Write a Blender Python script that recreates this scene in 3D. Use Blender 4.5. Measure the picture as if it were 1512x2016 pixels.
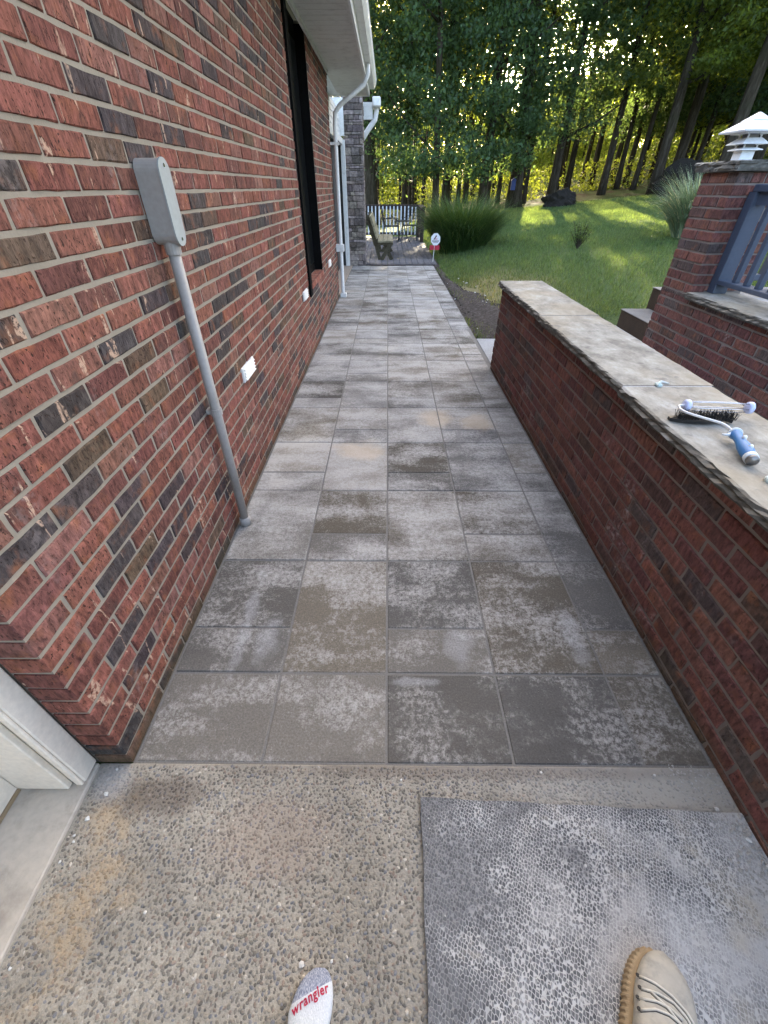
import bpy, math, random
import numpy as np
from mathutils import Vector, Matrix, Quaternion, noise as mnoise
random.seed(7)
RAD = math.radians
S = bpy.context.scene
for o in list(bpy.data.objects): bpy.data.objects.remove(o)

# ---------------------------------------------------------------- camera, world, sun
cam_d = bpy.data.cameras.new('camera'); cam = bpy.data.objects.new('camera', cam_d); S.collection.objects.link(cam)
cam_d.sensor_width = 36; cam_d.lens = 816/2016*36; cam_d.clip_start = .02; cam_d.clip_end = 2000
cam.location = (0, 0, 1.48)
cam.rotation_euler = (RAD(90-38.1), 0, RAD(0.44))
S.camera = cam
S.render.resolution_x = 768; S.render.resolution_y = 1024
SUN_EL, SUN_AZ = 13.0, 15.0          # azimuth measured from +Y toward +X
w = bpy.data.worlds.new('World'); S.world = w; w.use_nodes = True
wn = w.node_tree; sky = wn.nodes.new('ShaderNodeTexSky'); sky.sky_type = 'NISHITA'; sky.sun_disc = False
sky.sun_elevation = RAD(SUN_EL); sky.sun_rotation = RAD(SUN_AZ)
sky.air_density = .68; sky.dust_density = 6; sky.ozone_density = .0
wn.links.new(sky.outputs[0], wn.nodes['Background'].inputs[0]); wn.nodes['Background'].inputs[1].default_value = .15
sd = bpy.data.lights.new('sun', 'SUN'); sun = bpy.data.objects.new('sun', sd); S.collection.objects.link(sun)
sd.energy = 4.8; sd.angle = RAD(.6); sd.color = (1, .86, .62)
sv = Vector((math.sin(RAD(SUN_AZ))*math.cos(RAD(SUN_EL)), math.cos(RAD(SUN_AZ))*math.cos(RAD(SUN_EL)), math.sin(RAD(SUN_EL))))
sun.rotation_euler = sv.to_track_quat('Z', 'Y').to_euler()
S.view_settings.view_transform = 'Standard'; S.view_settings.look = 'None'; S.view_settings.gamma = 1
S.view_settings.exposure = 3.5
S.cycles.max_bounces = 8; S.cycles.transparent_max_bounces = 8

# ---------------------------------------------------------------- helpers: objects
C = S.collection
def tag(o, label=None, cat=None, group=None, kind=None):
    if label: o['label'] = label
    if cat: o['category'] = cat
    if group: o['group'] = group
    if kind: o['kind'] = kind
    return o
def thing(name, label, cat, loc=(0, 0, 0), group=None, rz=0):
    o = bpy.data.objects.new(name, None); C.objects.link(o); o.location = loc; o.rotation_euler = (0, 0, rz)
    o.empty_display_size = .1
    return tag(o, label, cat, group)
def meshobj(name, me, m, parent=None, smooth=False, loc=None):
    o = bpy.data.objects.new(name, me); C.objects.link(o)
    if m is not None:
        for k in (m if isinstance(m, (list, tuple)) else [m]): me.materials.append(k)
    if parent is not None:
        o.parent = parent
        if loc is None and parent.parent is not None: pass
        elif loc is None: o.location = (-parent.location[0], -parent.location[1], -parent.location[2]) if parent.rotation_euler[2] == 0 else (0, 0, 0)
    if loc is not None: o.location = loc
    if smooth:
        me.polygons.foreach_set('use_smooth', [True]*len(me.polygons))
    return o
class MB:
    """collects shapes, builds one mesh"""
    def __init__(s): s.v = []; s.f = []; s.mi = []; s.t = []
    def add(s, vs, fs, mi=0, tint=(1, 1, 1)):
        b = len(s.v); s.v += [tuple(p) for p in vs]; s.f += [tuple(i+b for i in f) for f in fs]; s.mi += [mi]*len(fs); s.t += [tint]*len(vs)
    def box(s, x0, x1, y0, y1, z0, z1, mi=0, tint=(1, 1, 1), bev=0):
        if bev <= 0:
            s.add([(x0, y0, z0), (x1, y0, z0), (x1, y1, z0), (x0, y1, z0), (x0, y0, z1), (x1, y0, z1), (x1, y1, z1), (x0, y1, z1)],
                  [(0, 3, 2, 1), (4, 5, 6, 7), (0, 1, 5, 4), (1, 2, 6, 5), (2, 3, 7, 6), (3, 0, 4, 7)], mi, tint)
        else:
            b = bev; vs = []; fs = []
            for sx, X in ((1, x0), (-1, x1)):
                for sy, Y in ((1, y0), (-1, y1)):
                    for sz, Z in ((1, z0), (-1, z1)):
                        vs += [(X, Y+sy*b, Z+sz*b), (X+sx*b, Y, Z+sz*b), (X+sx*b, Y+sy*b, Z)]
            import bmesh
            bm = bmesh.new(); bv = [bm.verts.new(v) for v in vs]; r = bmesh.ops.convex_hull(bm, input=bv)
            bm.verts.index_update(); s.add([v.co[:] for v in bm.verts], [[v.index for v in f.verts] for f in bm.faces], mi, tint); bm.free()
    def bar(s, p, q, r, n=8, mi=0, tint=(1, 1, 1), r2=None, cap=True):
        s.tube([p, q], [r, r if r2 is None else r2], n, mi, tint, cap)
    def tube(s, pts, rad, n=8, mi=0, tint=(1, 1, 1), cap=True):
        pts = [Vector(p) for p in pts]; rad = rad if isinstance(rad, (list, tuple)) else [rad]*len(pts)
        vs = []; fs = []; up = None
        for i, p in enumerate(pts):
            d = (pts[min(i+1, len(pts)-1)]-pts[max(i-1, 0)]).normalized()
            if up is None: up = d.orthogonal().normalized()
            up = (up-d*up.dot(d)).normalized(); sd_ = d.cross(up)
            for k in range(n):
                a = 2*math.pi*k/n; vs.append(p+(up*math.cos(a)+sd_*math.sin(a))*rad[i])
        for i in range(len(pts)-1):
            for k in range(n):
                k2 = (k+1) % n; fs.append((i*n+k, i*n+k2, (i+1)*n+k2, (i+1)*n+k))
        if cap: fs.append(tuple(range(n-1, -1, -1))); fs.append(tuple((len(pts)-1)*n+k for k in range(n)))
        s.add(vs, fs, mi, tint)
    def obox(s, c, ax, ay, az, mi=0, tint=(1, 1, 1)):
        c = Vector(c); ax, ay, az = Vector(ax), Vector(ay), Vector(az)
        vs = [c+ax*i+ay*j+az*k for k in (-1, 1) for (i, j) in ((-1, -1), (1, -1), (1, 1), (-1, 1))]
        s.add(vs, [(0, 3, 2, 1), (4, 5, 6, 7), (0, 1, 5, 4), (1, 2, 6, 5), (2, 3, 7, 6), (3, 0, 4, 7)], mi, tint)
    def beam(s, p, q, w, h, side=(0, 1, 0), mi=0):
        p, q = Vector(p), Vector(q); d = q-p; sd_ = Vector(side); sd_ = (sd_-d*sd_.dot(d)/d.length_squared).normalized(); u = d.cross(sd_).normalized()
        s.obox((p+q)/2, d/2, sd_*w/2, u*h/2, mi)
    def build(s, name, m, parent=None, smooth=False, loc=None):
        me = bpy.data.meshes.new(name); me.from_pydata(s.v, [], s.f); me.update()
        me.polygons.foreach_set('material_index', s.mi)
        if any(t != (1, 1, 1) for t in s.t):
            a = me.color_attributes.new('tint', 'FLOAT_COLOR', 'POINT')
            a.data.foreach_set('color', np.array([(t[0], t[1], t[2], 1) for t in s.t], 'f').ravel())
        return meshobj(name, me, m, parent, smooth, loc)
def np_mesh(name, verts, nper, m, parent=None, loc=None, tint=None, quads=True):
    """verts (n,nper,3) -> each a separate polygon"""
    n = len(verts); me = bpy.data.meshes.new(name)
    me.vertices.add(n*nper); me.vertices.foreach_set('co', np.ascontiguousarray(verts, 'f').ravel())
    me.loops.add(n*nper); me.loops.foreach_set('vertex_index', np.arange(n*nper, dtype='i'))
    me.polygons.add(n); me.polygons.foreach_set('loop_start', np.arange(0, n*nper, nper, dtype='i'))
    me.update(); me.validate()
    if tint is not None:
        a = me.color_attributes.new('tint', 'FLOAT_COLOR', 'POINT')
        t = np.ones((n, nper, 4), 'f'); t[:, :, :3] = tint[:, None, :]; a.data.foreach_set('color', t.ravel())
    return meshobj(name, me, m, parent, False, loc)

# ---------------------------------------------------------------- helpers: materials
class M:
    def __init__(s, name, col=(.5, .5, .5), rough=.8, metal=0, spec=.5):
        s.m = bpy.data.materials.new(name); s.m.use_nodes = True; s.t = s.m.node_tree; s.b = s.t.nodes['Principled BSDF']
        s.b.inputs['Base Color'].default_value = (*col, 1); s.b.inputs['Roughness'].default_value = rough; s.b.inputs['Metallic'].default_value = metal
        s.b.inputs['Specular IOR Level'].default_value = spec
        s.tc = None
    def n(s, ty, **k):
        nd = s.t.nodes.new(ty)
        for a, v in k.items(): setattr(nd, a, v)
        return nd
    def L(s, a, b): s.t.links.new(a, b)
    def si(s, sock, v):
        if isinstance(v, bpy.types.NodeSocket): s.L(v, sock)
        elif isinstance(v, (tuple, list)) and len(v) == 3 and sock.type == 'RGBA': sock.default_value = (*v, 1)
        else: sock.default_value = v
    def co(s):
        if not s.tc: s.tc = s.n('ShaderNodeTexCoord')
        return s.tc.outputs['Object']
    def map(s, scale=(1, 1, 1), rot=(0, 0, 0), loc=(0, 0, 0)):
        p = s.n('ShaderNodeMapping'); s.L(s.co(), p.inputs[0]); p.inputs['Scale'].default_value = scale; p.inputs['Rotation'].default_value = rot; p.inputs['Location'].default_value = loc
        return p.outputs[0]
    def noise(s, sc, det=3, rough=.55, vec=None, dist=0):
        p = s.n('ShaderNodeTexNoise'); s.L(vec or s.co(), p.inputs['Vector']); p.inputs['Scale'].default_value = sc; p.inputs['Detail'].default_value = det
        p.inputs['Roughness'].default_value = rough; p.inputs['Distortion'].default_value = dist
        return p.outputs[0]
    def vor(s, sc, vec=None, feat='F1', rnd=1, out='Distance'):
        p = s.n('ShaderNodeTexVoronoi', feature=feat); s.L(vec or s.co(), p.inputs['Vector']); p.inputs['Scale'].default_value = sc; p.inputs['Randomness'].default_value = rnd
        return p.outputs[out]
    def ramp(s, f, st, interp='LINEAR'):
        p = s.n('ShaderNodeValToRGB'); s.L(f, p.inputs[0]); e = p.color_ramp.elements; p.color_ramp.interpolation = interp
        while len(e) < len(st): e.new(.5)
        for i, (x, c) in enumerate(st):
            e[i].position = x; c = (c, c, c) if isinstance(c, (int, float)) else c; e[i].color = (*c, 1)
        return p.outputs[0]
    def mix(s, f, a, b, bt='MIX'):
        p = s.n('ShaderNodeMix', data_type='RGBA', blend_type=bt); s.si(p.inputs[0], f); s.si(p.inputs[6], a); s.si(p.inputs[7], b); return p.outputs[2]
    def ma(s, op, a, b=0, c=None, clamp=False):
        p = s.n('ShaderNodeMath', operation=op, use_clamp=clamp); s.si(p.inputs[0], a); s.si(p.inputs[1], b)
        if c is not None: s.si(p.inputs[2], c)
        return p.outputs[0]
    def mr(s, f, a, b, c=0, d=1, smooth=True):
        p = s.n('ShaderNodeMapRange', interpolation_type='SMOOTHSTEP' if smooth else 'LINEAR'); s.si(p.inputs[0], f); 
        for i, v in enumerate((a, b, c, d)): p.inputs[i+1].default_value = v
        return p.outputs[0]
    def xyz(s):
        p = s.n('ShaderNodeSeparateXYZ'); s.L(s.co(), p.inputs[0]); return p.outputs
    def attr(s, name='tint'):
        p = s.n('ShaderNodeAttribute', attribute_name=name); return p.outputs['Color']
    def blob(s, cx, cy, rx, ry, ns=3, amt=.5, rag=0):
        """soft noisy spot on the ground around a point: 1 inside"""
        o = s.xyz(); dx = s.ma('MULTIPLY', s.ma('SUBTRACT', o[0], cx), 1/rx); dy = s.ma('MULTIPLY', s.ma('SUBTRACT', o[1], cy), 1/ry)
        d = s.ma('SQRT', s.ma('ADD', s.ma('MULTIPLY', dx, dx), s.ma('MULTIPLY', dy, dy)))
        d = s.ma('ADD', d, s.ma('MULTIPLY', s.ma('SUBTRACT', s.noise(ns, 3), .5), amt*2))
        return s.mr(d, 1.15, .35)
    def col(s, v): s.si(s.b.inputs['Base Color'], v); return s
    def rough(s, v): s.si(s.b.inputs['Roughness'], v); return s
    def bump(s, h, dist=.002, strength=1):
        p = s.n('ShaderNodeBump'); s.si(p.inputs['Height'], h); p.inputs['Distance'].default_value = dist; p.inputs['Strength'].default_value = strength
        s.L(p.outputs[0], s.b.inputs['Normal']); return s

def brick_mat(name, streak, marks):
    q = M(name, rough=.9, spec=.2)
    t = q.attr(); n1 = q.noise(14, 4, .6); n2 = q.noise(60, 4, .7, q.map((1, 1, .35)))
    c = q.mix(1.0, t, q.ramp(n2, [(.30, .33), (.5, .80), (.70, 1.35)]), 'MULTIPLY')
    c = q.mix(q.mr(n1, .52, .75, 0, .45), c, (.34, .13, .06))
    c = q.mix(q.mr(q.noise(9, 3, .6, q.map((1, 1, 1), loc=(3, 7, 1))), .55, .8, 0, .7), c, (.06, .045, .04))
    pit = q.mr(q.noise(130, 2, .6, q.map((1, 1, .6))), .60, .67)
    c = q.mix(q.ma('MULTIPLY', pit, q.mr(q.noise(7, 2, .5, q.map(loc=(1, 5, 5))), .35, .62)), c, (.045, .026, .02))
    if marks:
        mk = q.ma('MULTIPLY', q.mr(q.noise(16, 2, .5, q.map((1, 1.5, .32), rot=(.35, 0, 0)), dist=1.0), .655, .69), q.mr(q.noise(70, 3, .7), .4, .55))
        c = q.mix(q.ma('MULTIPLY', mk, .8), c, (.52, .36, .26))
    wh = q.ma('MULTIPLY', q.mr(q.noise(5, 4, .65, q.map((1, 1, .6))), .58, .75), q.mr(q.noise(45, 3, .7), .42, .62))
    c = q.mix(q.ma('MULTIPLY', wh, streak), c, (.42, .36, .34))
    o = q.xyz()
    foot = q.ma('MULTIPLY', q.mr(q.ma('ADD', o[2], q.ma('MULTIPLY', q.noise(6, 3), .12)), .15, .05), .55)     # splash dirt and algae at the foot
    c = q.mix(foot, c, (.075, .06, .03))
    q.col(c)
    h = q.ma('ADD', q.ma('MULTIPLY', n2, 1), q.ma('MULTIPLY', pit, -.9)); h = q.ma('ADD', h, q.ma('MULTIPLY', n1, .8))
    q.bump(h, .004, .9); return q.m
BRICK_A = brick_mat('brick_red', .25, True)
BRICK_B = brick_mat('brick_maroon', .8, False)
def mortar_mat(name, c0, c1):
    q = M(name, rough=.95, spec=.1); n = q.noise(90, 4, .7); q.col(q.mix(q.noise(8, 3), c0, c1)); q.bump(n, .003, .8); return q.m
MORT_A = mortar_mat('mortar_tan', (.33, .295, .24), (.22, .195, .155))
MORT_B = mortar_mat('mortar_grey', (.27, .235, .21), (.16, .14, .13))

def paver_mat():
    q = M('paver_concrete', rough=.85, spec=.25); t = q.attr()
    fine = q.noise(150, 4, .8); mid = q.noise(48, 5, .8, dist=.3)
    band = q.noise(2.6, 4, .6, q.map((.55, 1.9, 1))); blot = q.noise(3.6, 5, .65, q.map(loc=(5, 2, 0)), dist=.6)
    c = q.mix(1, t, q.ramp(fine, [(.25, .62), (.5, 1.0), (.75, 1.45)]), 'MULTIPLY')
    c = q.mix(q.mr(q.noise(2.2, 3, .5, q.map((.5, 1.6, 1), loc=(9, 4, 0))), .48, .68, 0, .5), c, q.mix(1, c, (.62, .61, .62), 'MULTIPLY'))
    tr_ = q.n('ShaderNodeSeparateColor'); q.L(t, tr_.inputs[0])
    e = q.ma('ADD', q.ma('MULTIPLY', band, .65), q.ma('MULTIPLY', blot, .5)); e = q.ma('ADD', e, q.ma('MULTIPLY', q.ma('SUBTRACT', tr_.outputs[0], .14), .45))
    e = q.ma('ADD', e, q.ma('MULTIPLY', q.ma('SUBTRACT', mid, .5), .55)); e = q.ma('ADD', e, q.ma('MULTIPLY', q.ma('SUBTRACT', fine, .5), .5))
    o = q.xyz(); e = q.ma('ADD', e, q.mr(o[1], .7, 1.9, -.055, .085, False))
    mott = q.ma('MULTIPLY', q.mr(mid, .41, .63), q.mr(q.ma('ADD', band, q.ma('MULTIPLY', q.ma('SUBTRACT', blot, .5), 1.2)), .40, .62))
    c = q.mix(q.ma('MULTIPLY', mott, .5), c, (.43, .41, .38))
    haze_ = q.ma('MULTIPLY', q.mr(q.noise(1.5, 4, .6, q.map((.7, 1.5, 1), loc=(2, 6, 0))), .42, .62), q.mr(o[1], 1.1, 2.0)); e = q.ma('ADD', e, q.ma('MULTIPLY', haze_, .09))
    m = q.mr(e, .55, .88, 0, 1, False)
    c = q.mix(q.ma('MULTIPLY', m, .85), c, (.51, .49, .46))
    # two long wiped salt streaks on the second row
    for cx, cy, rx, ry in ((-.60, 1.12, .035, .30), (-.49, 1.02, .05, .15), (.30, 1.0, .07, .10), (.78, 1.05, .05, .16), (.1, .84, .12, .02)):
        c = q.mix(q.ma('MULTIPLY', q.ma('MULTIPLY', q.blob(cx, cy, rx, ry, 11, .9), q.mr(fine, .3, .6, .35, 1)), .42), c, (.48, .48, .48))
    sp = q.mr(q.vor(75), .09, .05); c = q.mix(q.ma('MULTIPLY', sp, .45), c, (.6, .57, .52))
    for cx, cy, rx, ry in ((.40, 3.12, .16, .2), (.72, 3.05, .16, .17), (-.2, 2.6, .2, .15)):  # warm sun dapples painted into the paver colour
        c = q.mix(q.ma('MULTIPLY', q.blob(cx, cy, rx, ry, 7, .7), .55), c, (.58, .47, .34))
    q.col(c); q.bump(q.ma('ADD', fine, q.ma('MULTIPLY', mid, .6)), .0022, .8); return q.m
PAVER = paver_mat()
def sand_mat():
    q = M('joint_sand', rough=.95); q.col(q.mix(q.noise(200, 3), (.11, .10, .09), (.26, .25, .23))); q.bump(q.noise(260, 3), .002); return q.m
SAND = sand_mat()

def aggregate_mat(name='exposed_aggregate'):
    q = M(name, rough=.7, spec=.35)
    v = q.n('ShaderNodeMapping'); q.L(q.co(), v.inputs[0]); 
    wob = q.n('ShaderNodeVectorMath', operation='ADD'); nn = q.n('ShaderNodeTexNoise'); nn.inputs['Scale'].default_value = 40; q.L(q.co(), nn.inputs['Vector'])
    sc = q.n('ShaderNodeVectorMath', operation='SCALE'); q.L(nn.outputs['Color'], sc.inputs[0]); sc.inputs['Scale'].default_value = .0022
    q.L(v.outputs[0], wob.inputs[0]); q.L(sc.outputs[0], wob.inputs[1]); vec = wob.outputs[0]
    big = q.noise(1.7, 4, .6); pebble = name == 'aggregate_pebbles'
    if pebble: c = q.mix(1, q.attr(), q.ramp(q.noise(260, 3, .7), [(.3, .75), (.7, 1.25)]), 'MULTIPLY')
    else: c = q.mix(1, q.ramp(big, [(.3, (.27, .245, .20)), (.6, (.35, .32, .265))]), q.ramp(q.noise(170, 4, .8), [(.3, .7), (.7, 1.3)]), 'MULTIPLY')
    o = q.xyz()
    c = q.mix(1, c, q.ramp(q.noise(4, 4, .65), [(.3, .80), (.7, 1.2)]), 'MULTIPLY')
    dust = q.ma('MULTIPLY', q.mr(q.ma('ADD', o[0], q.ma('MULTIPLY', q.noise(7, 4, .6), .55)), .25, 1.1), .6); c = q.mix(dust, c, (.40, .39, .36))
    c = q.mix(q.ma('MULTIPLY', q.ma('MULTIPLY', q.blob(-.79, .24, .11, .36, 6, 1.3), q.mr(q.noise(16, 4, .7), .36, .62)), .45), c, (.46, .32, .17))
    c = q.mix(q.ma('MULTIPLY', q.blob(-.35, .36, .22, .12, 4, 1.1), .22), c, (.46, .34, .26))
    c = q.mix(q.ma('MULTIPLY', q.blob(-.70, .465, .17, .07, 6, .8), .55), c, (.085, .06, .045))
    c = q.mix(q.ma('MULTIPLY', q.blob(-.86, .50, .07, .07, 12, .4), .6), c, (.34, .34, .34))
    c = q.mix(q.ma('MULTIPLY', q.blob(.3, .535, .9, .03, 15, .5), .4), c, (.13, .10, .08))
    q.col(c); q.bump(q.noise(300, 3), .001 if pebble else .003, .7); return q.m
AGG = aggregate_mat(); PEB = aggregate_mat('aggregate_pebbles')
def mat_mat():
    q = M('rubber_mat', rough=.7, spec=.35)
    vec = q.map((1.25, 1, 1), rot=(0, 0, .5))
    d = q.vor(108, vec, 'DISTANCE_TO_EDGE', .55); cell = q.mr(d, .05, .13)
    cc = q.vor(108, vec, rnd=.55, out='Color'); bw = q.n('ShaderNodeSeparateColor'); q.L(cc, bw.inputs[0])
    dark = q.ramp(bw.outputs[0], [(0, (.09, .092, .097)), (1, (.18, .182, .187))])
    o = q.xyz()
    dn = q.noise(5.5, 5, .6, dist=.5)
    lean = q.mr(q.ma('SUBTRACT', o[0], q.ma('MULTIPLY', o[1], .55)), .0, .95, -.15, .24, False)
    dust = q.ma('ADD', dn, lean)
    dust = q.ma('ADD', dust, q.ma('MULTIPLY', q.blob(.62, .16, .50, .13, 7, .4), .10))
    edge = q.mr(q.ma('ADD', o[0], q.ma('MULTIPLY', q.noise(9, 3), .2)), 1.02, 1.16)
    line = q.ma('MULTIPLY', q.ma('SUBTRACT', 1, cell), q.mr(dust, .30, .50, .25, .9))
    c = q.mix(line, dark, (.64, .63, .61))
    tan = q.mix(q.mr(q.noise(4, 3, .6, q.map(loc=(2, 8, 0))), .50, .66), (.54, .53, .515), (.52, .475, .39))
    full = q.ma('MAXIMUM', q.ma('MULTIPLY', q.mr(q.ma('ADD', dust, q.ma('MULTIPLY', q.ma('SUBTRACT', q.noise(60, 4, .7), .5), .5)), .50, .80, 0, 1, False), .9), q.ma('MULTIPLY', edge, .9))
    c = q.mix(full, c, tan)
    sp = q.mr(q.vor(26, q.map(loc=(1, 1, 0))), .07, .04); c = q.mix(q.ma('MULTIPLY', sp, .8), c, (.6, .6, .58))
    q.col(c); q.bump(q.ma('ADD', q.ma('MULTIPLY', cell, q.ma('SUBTRACT', 1, q.ma('MULTIPLY', full, .7))), q.ma('MULTIPLY', q.noise(200, 3), .2)), .003, .9); return q.m
MATM = mat_mat()
def stone_cap_mat():
    q = M('bluestone_cap', rough=.85, spec=.3)
    n = q.noise(9, 7, .75, q.map((1, .6, 1)), dist=.15); n2 = q.noise(2.2, 3, .5)
    c = q.ramp(n, [(.28, (.12, .115, .10)), (.42, (.22, .205, .175)), (.56, (.32, .305, .265)), (.72, (.44, .43, .405))])
    c = q.mix(q.mr(n2, .42, .66, 0, .5), c, (.34, .28, .19))
    c = q.mix(q.ma('MULTIPLY', q.mr(q.noise(11, 4, .7, q.map(loc=(4, 1, 0))), .56, .68), .55), c, (.13, .12, .115))
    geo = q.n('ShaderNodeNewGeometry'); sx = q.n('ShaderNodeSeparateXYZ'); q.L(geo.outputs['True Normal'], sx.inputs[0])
    side = q.mr(sx.outputs[2], .8, .45)          # steep side faces take a darker tone than the top
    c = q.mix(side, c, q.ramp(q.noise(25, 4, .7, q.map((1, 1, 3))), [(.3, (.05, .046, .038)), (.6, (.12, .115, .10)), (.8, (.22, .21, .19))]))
    q.col(c); q.bump(q.ma('ADD', n, q.ma('MULTIPLY', q.noise(90, 4, .7), .4)), .003, .8); return q.m
CAP = stone_cap_mat()
def paint(name, c, rough=.5, dirt=.25, spec=.4, metal=0, dscale=9, dcol=(.2, .18, .14)):
    q = M(name, rough=rough, spec=spec, metal=metal)
    n = q.noise(dscale, 5, .65); cc = q.mix(q.ma('MULTIPLY', q.mr(n, .45, .75), dirt), c, dcol)
    cc = q.mix(1, cc, q.ramp(q.noise(60, 3), [(.3, .93), (.7, 1.06)]), 'MULTIPLY')
    q.col(cc); q.bump(q.noise(220, 3), .0006, .6); return q.m
WHITE = paint('white_painted_trim', (.74, .74, .72), .45, .25)
TRIM = paint('white_door_trim', (.82, .74, .62), .4, .2, dscale=14, dcol=(.5, .42, .33))
DOOR = paint('white_door', (.80, .72, .60), .4, .12)
SOFFIT = paint('white_soffit_vinyl', (.62, .62, .57), .55, .35)
BLACK = paint('black_painted_trim', (.006, .006, .006), .6, .3, spec=.03, dcol=(.015, .015, .016))
GLASSD = M('dark_window_glass', (.006, .007, .008), .3, 0, .03).m
GREYPVC = paint('grey_pvc_conduit', (.34, .32, .30), .45, .3)
GREYCOV = paint('grey_pvc_cover', (.33, .36, .36), .5, .15)
RAILP = paint('blue_grey_painted_wood', (.065, .085, .125), .55, .2, dscale=20, dcol=(.11, .13, .16))
SILLC = paint('threshold_concrete', (.48, .43, .36), .7, .55, dscale=7, dcol=(.14, .12, .10))
METALD = M('dark_wrought_metal', (.015, .014, .014), .5, .3).m
CHROME = M('galvanised_wire', (.6, .6, .62), .25, 1).m
STEELW = M('white_coated_steel', (.7, .7, .7), .3).m
def wood(name, a, b, sc=(30, 3, 30), rough=.8):
    q = M(name, rough=rough, spec=.25); n = q.noise(1, 5, .65, q.map(sc)); c = q.ramp(n, [(.3, a), (.7, b)])
    c = q.mix(1, c, q.ramp(q.noise(3, 3), [(.3, .7), (.7, 1.3)]), 'MULTIPLY'); q.col(c); q.bump(n, .002, .8); return q
WOODB = wood('weathered_bench_wood', (.17, .15, .09), (.38, .33, .22)).m
DARKW = wood('dark_stained_wood', (.022, .015, .012), (.06, .042, .035)).m
BALW = paint('white_baluster_paint', (.55, .57, .60), .5, .2)
def deck_mat():
    q = wood('grey_deck_boards', (.045, .042, .045), (.11, .105, .112)); 
    c0 = q.b.inputs['Base Color'].links[0].from_socket
    q.col(q.mix(q.ma('MULTIPLY', q.ma('MAXIMUM', q.blob(.3, 12.1, 1.8, .5, 2, .5), q.mr(q.noise(1.2, 4), .58, .7, 0, .5)), .4), c0, (.20, .205, .225))); return q.m
DECK = deck_mat()
def ledge_mat():
    q = M('ledger_stone', rough=.9, spec=.2); t = q.attr(); c = q.mix(1, t, q.ramp(q.noise(18, 5, .7), [(.25, .4), (.5, 1), (.8, 2.0)]), 'MULTIPLY')
    q.col(c); q.bump(q.noise(22, 5, .7), .02, .9); return q.m
LEDGE = ledge_mat()
def bark_mat():
    q = M('tree_bark', rough=.95, spec=.1); n = q.noise(1, 5, .7, q.map((9, 9, 1.6))); c = q.ramp(n, [(.3, (.018, .014, .010)), (.55, (.055, .045, .033)), (.8, (.12, .105, .085))])
    q.col(q.mix(q.mr(q.noise(.8, 3), .5, .7, 0, .4), c, (.05, .06, .03))); q.bump(n, .03, 1); return q.m
BARK = bark_mat()
def leaf_mat(name, c0, c1, tr, rough=.5, tmix=.5):
    q = M(name, rough=rough, spec=.35); t = q.attr(); c = q.mix(1, q.mix(q.noise(1.3, 2), c0, c1), t, 'MULTIPLY')
    q.col(c); tl = q.n('ShaderNodeBsdfTranslucent'); q.si(tl.inputs[0], q.mix(1, tr, t, 'MULTIPLY'))
    ms = q.n('ShaderNodeMixShader'); ms.inputs[0].default_value = tmix; q.L(q.b.outputs[0], ms.inputs[1]); q.L(tl.outputs[0], ms.inputs[2])
    q.L(ms.outputs[0], q.t.nodes['Material Output'].inputs[0]); return q.m
LEAF_F = leaf_mat('leaves_shaded_blue_green', (.042, .085, .036), (.065, .115, .05), (.10, .15, .03))  # shade of the front trees is put into this darker leaf colour
LEAF_M = leaf_mat('leaves_mid_green', (.05, .09, .02), (.08, .12, .03), (.26, .30, .03), tmix=.55)
LEAF_B = leaf_mat('leaves_backlit_yellow_green', (.09, .13, .03), (.14, .17, .04), (.32, .37, .035), tmix=.55)  # backlight on the far trees is put into this yellower leaf colour
GRASSB = leaf_mat('lawn_blades', (.05, .112, .042), (.08, .14, .052), (.17, .23, .04), tmix=.4)
MISC = leaf_mat('ornamental_grass_green', (.035, .075, .02), (.06, .11, .03), (.07, .12, .02), tmix=.35)
MISV = leaf_mat('ornamental_grass_variegated', (.20, .27, .15), (.30, .36, .24), (.2, .25, .1), tmix=.3)
def lawn_mat():
    q = M('lawn_ground', rough=1, spec=.05); o = q.xyz()
    g = q.mix(q.noise(1.5, 5, .7), (.06, .095, .035), (.10, .13, .05)); g = q.mix(1, g, q.ramp(q.noise(35, 4, .8), [(.3, .45), (.7, 1.6)]), 'MULTIPLY')
    g = q.mix(q.ma('MULTIPLY', q.blob(1.9, 7.8, .9, 2.0, 1.5, .5), .75), g, (.32, .27, .15))
    g = q.mix(q.ma('MULTIPLY', q.blob(1.7, 6.3, .5, .7, 3, .5), .8), g, (.34, .28, .19))
    lit = q.mix(q.noise(9, 6, .85), (.015, .012, .006), (.085, .06, .03)); lit = q.mix(q.mr(q.noise(1.1, 5, .7), .40, .55), lit, (.05, .08, .02))
    wd = q.mr(q.ma('ADD', o[1], q.ma('MULTIPLY', q.noise(.3, 4), 8)), 27, 31)
    q.col(q.mix(wd, g, lit)); q.bump(q.noise(25, 5, .8), .03, .9); return q.m
LAWN = lawn_mat()
def soil_mat():
    q = M('dark_soil', rough=1, spec=.1); c = q.ramp(q.noise(22, 5, .75), [(.3, (.035, .028, .024)), (.55, (.10, .085, .075)), (.8, (.22, .20, .18))])
    q.col(c); q.bump(q.noise(25, 5, .8), .03, 1); return q.m
SOIL = soil_mat()
def conc_mat(name, a, b):
    q = M(name, rough=.9, spec=.2); q.col(q.mix(1, q.mix(q.noise(5, 5, .65), a, b), q.ramp(q.noise(120, 3), [(.3, .8), (.7, 1.2)]), 'MULTIPLY')); q.bump(q.noise(90, 4), .003); return q.m
CONC = conc_mat('pale_concrete', (.27, .275, .28), (.45, .45, .45))
CONCD = conc_mat('dark_aggregate_riser', (.028, .02, .015), (.085, .062, .045))
STOOP = conc_mat('tan_stoop', (.30, .24, .19), (.42, .35, .28))
CHIP = M('pale_stone_chip', (.62, .61, .58), .8).m
RUBBLE = conc_mat('grey_rubble', (.26, .25, .23), (.50, .49, .46))
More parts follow.
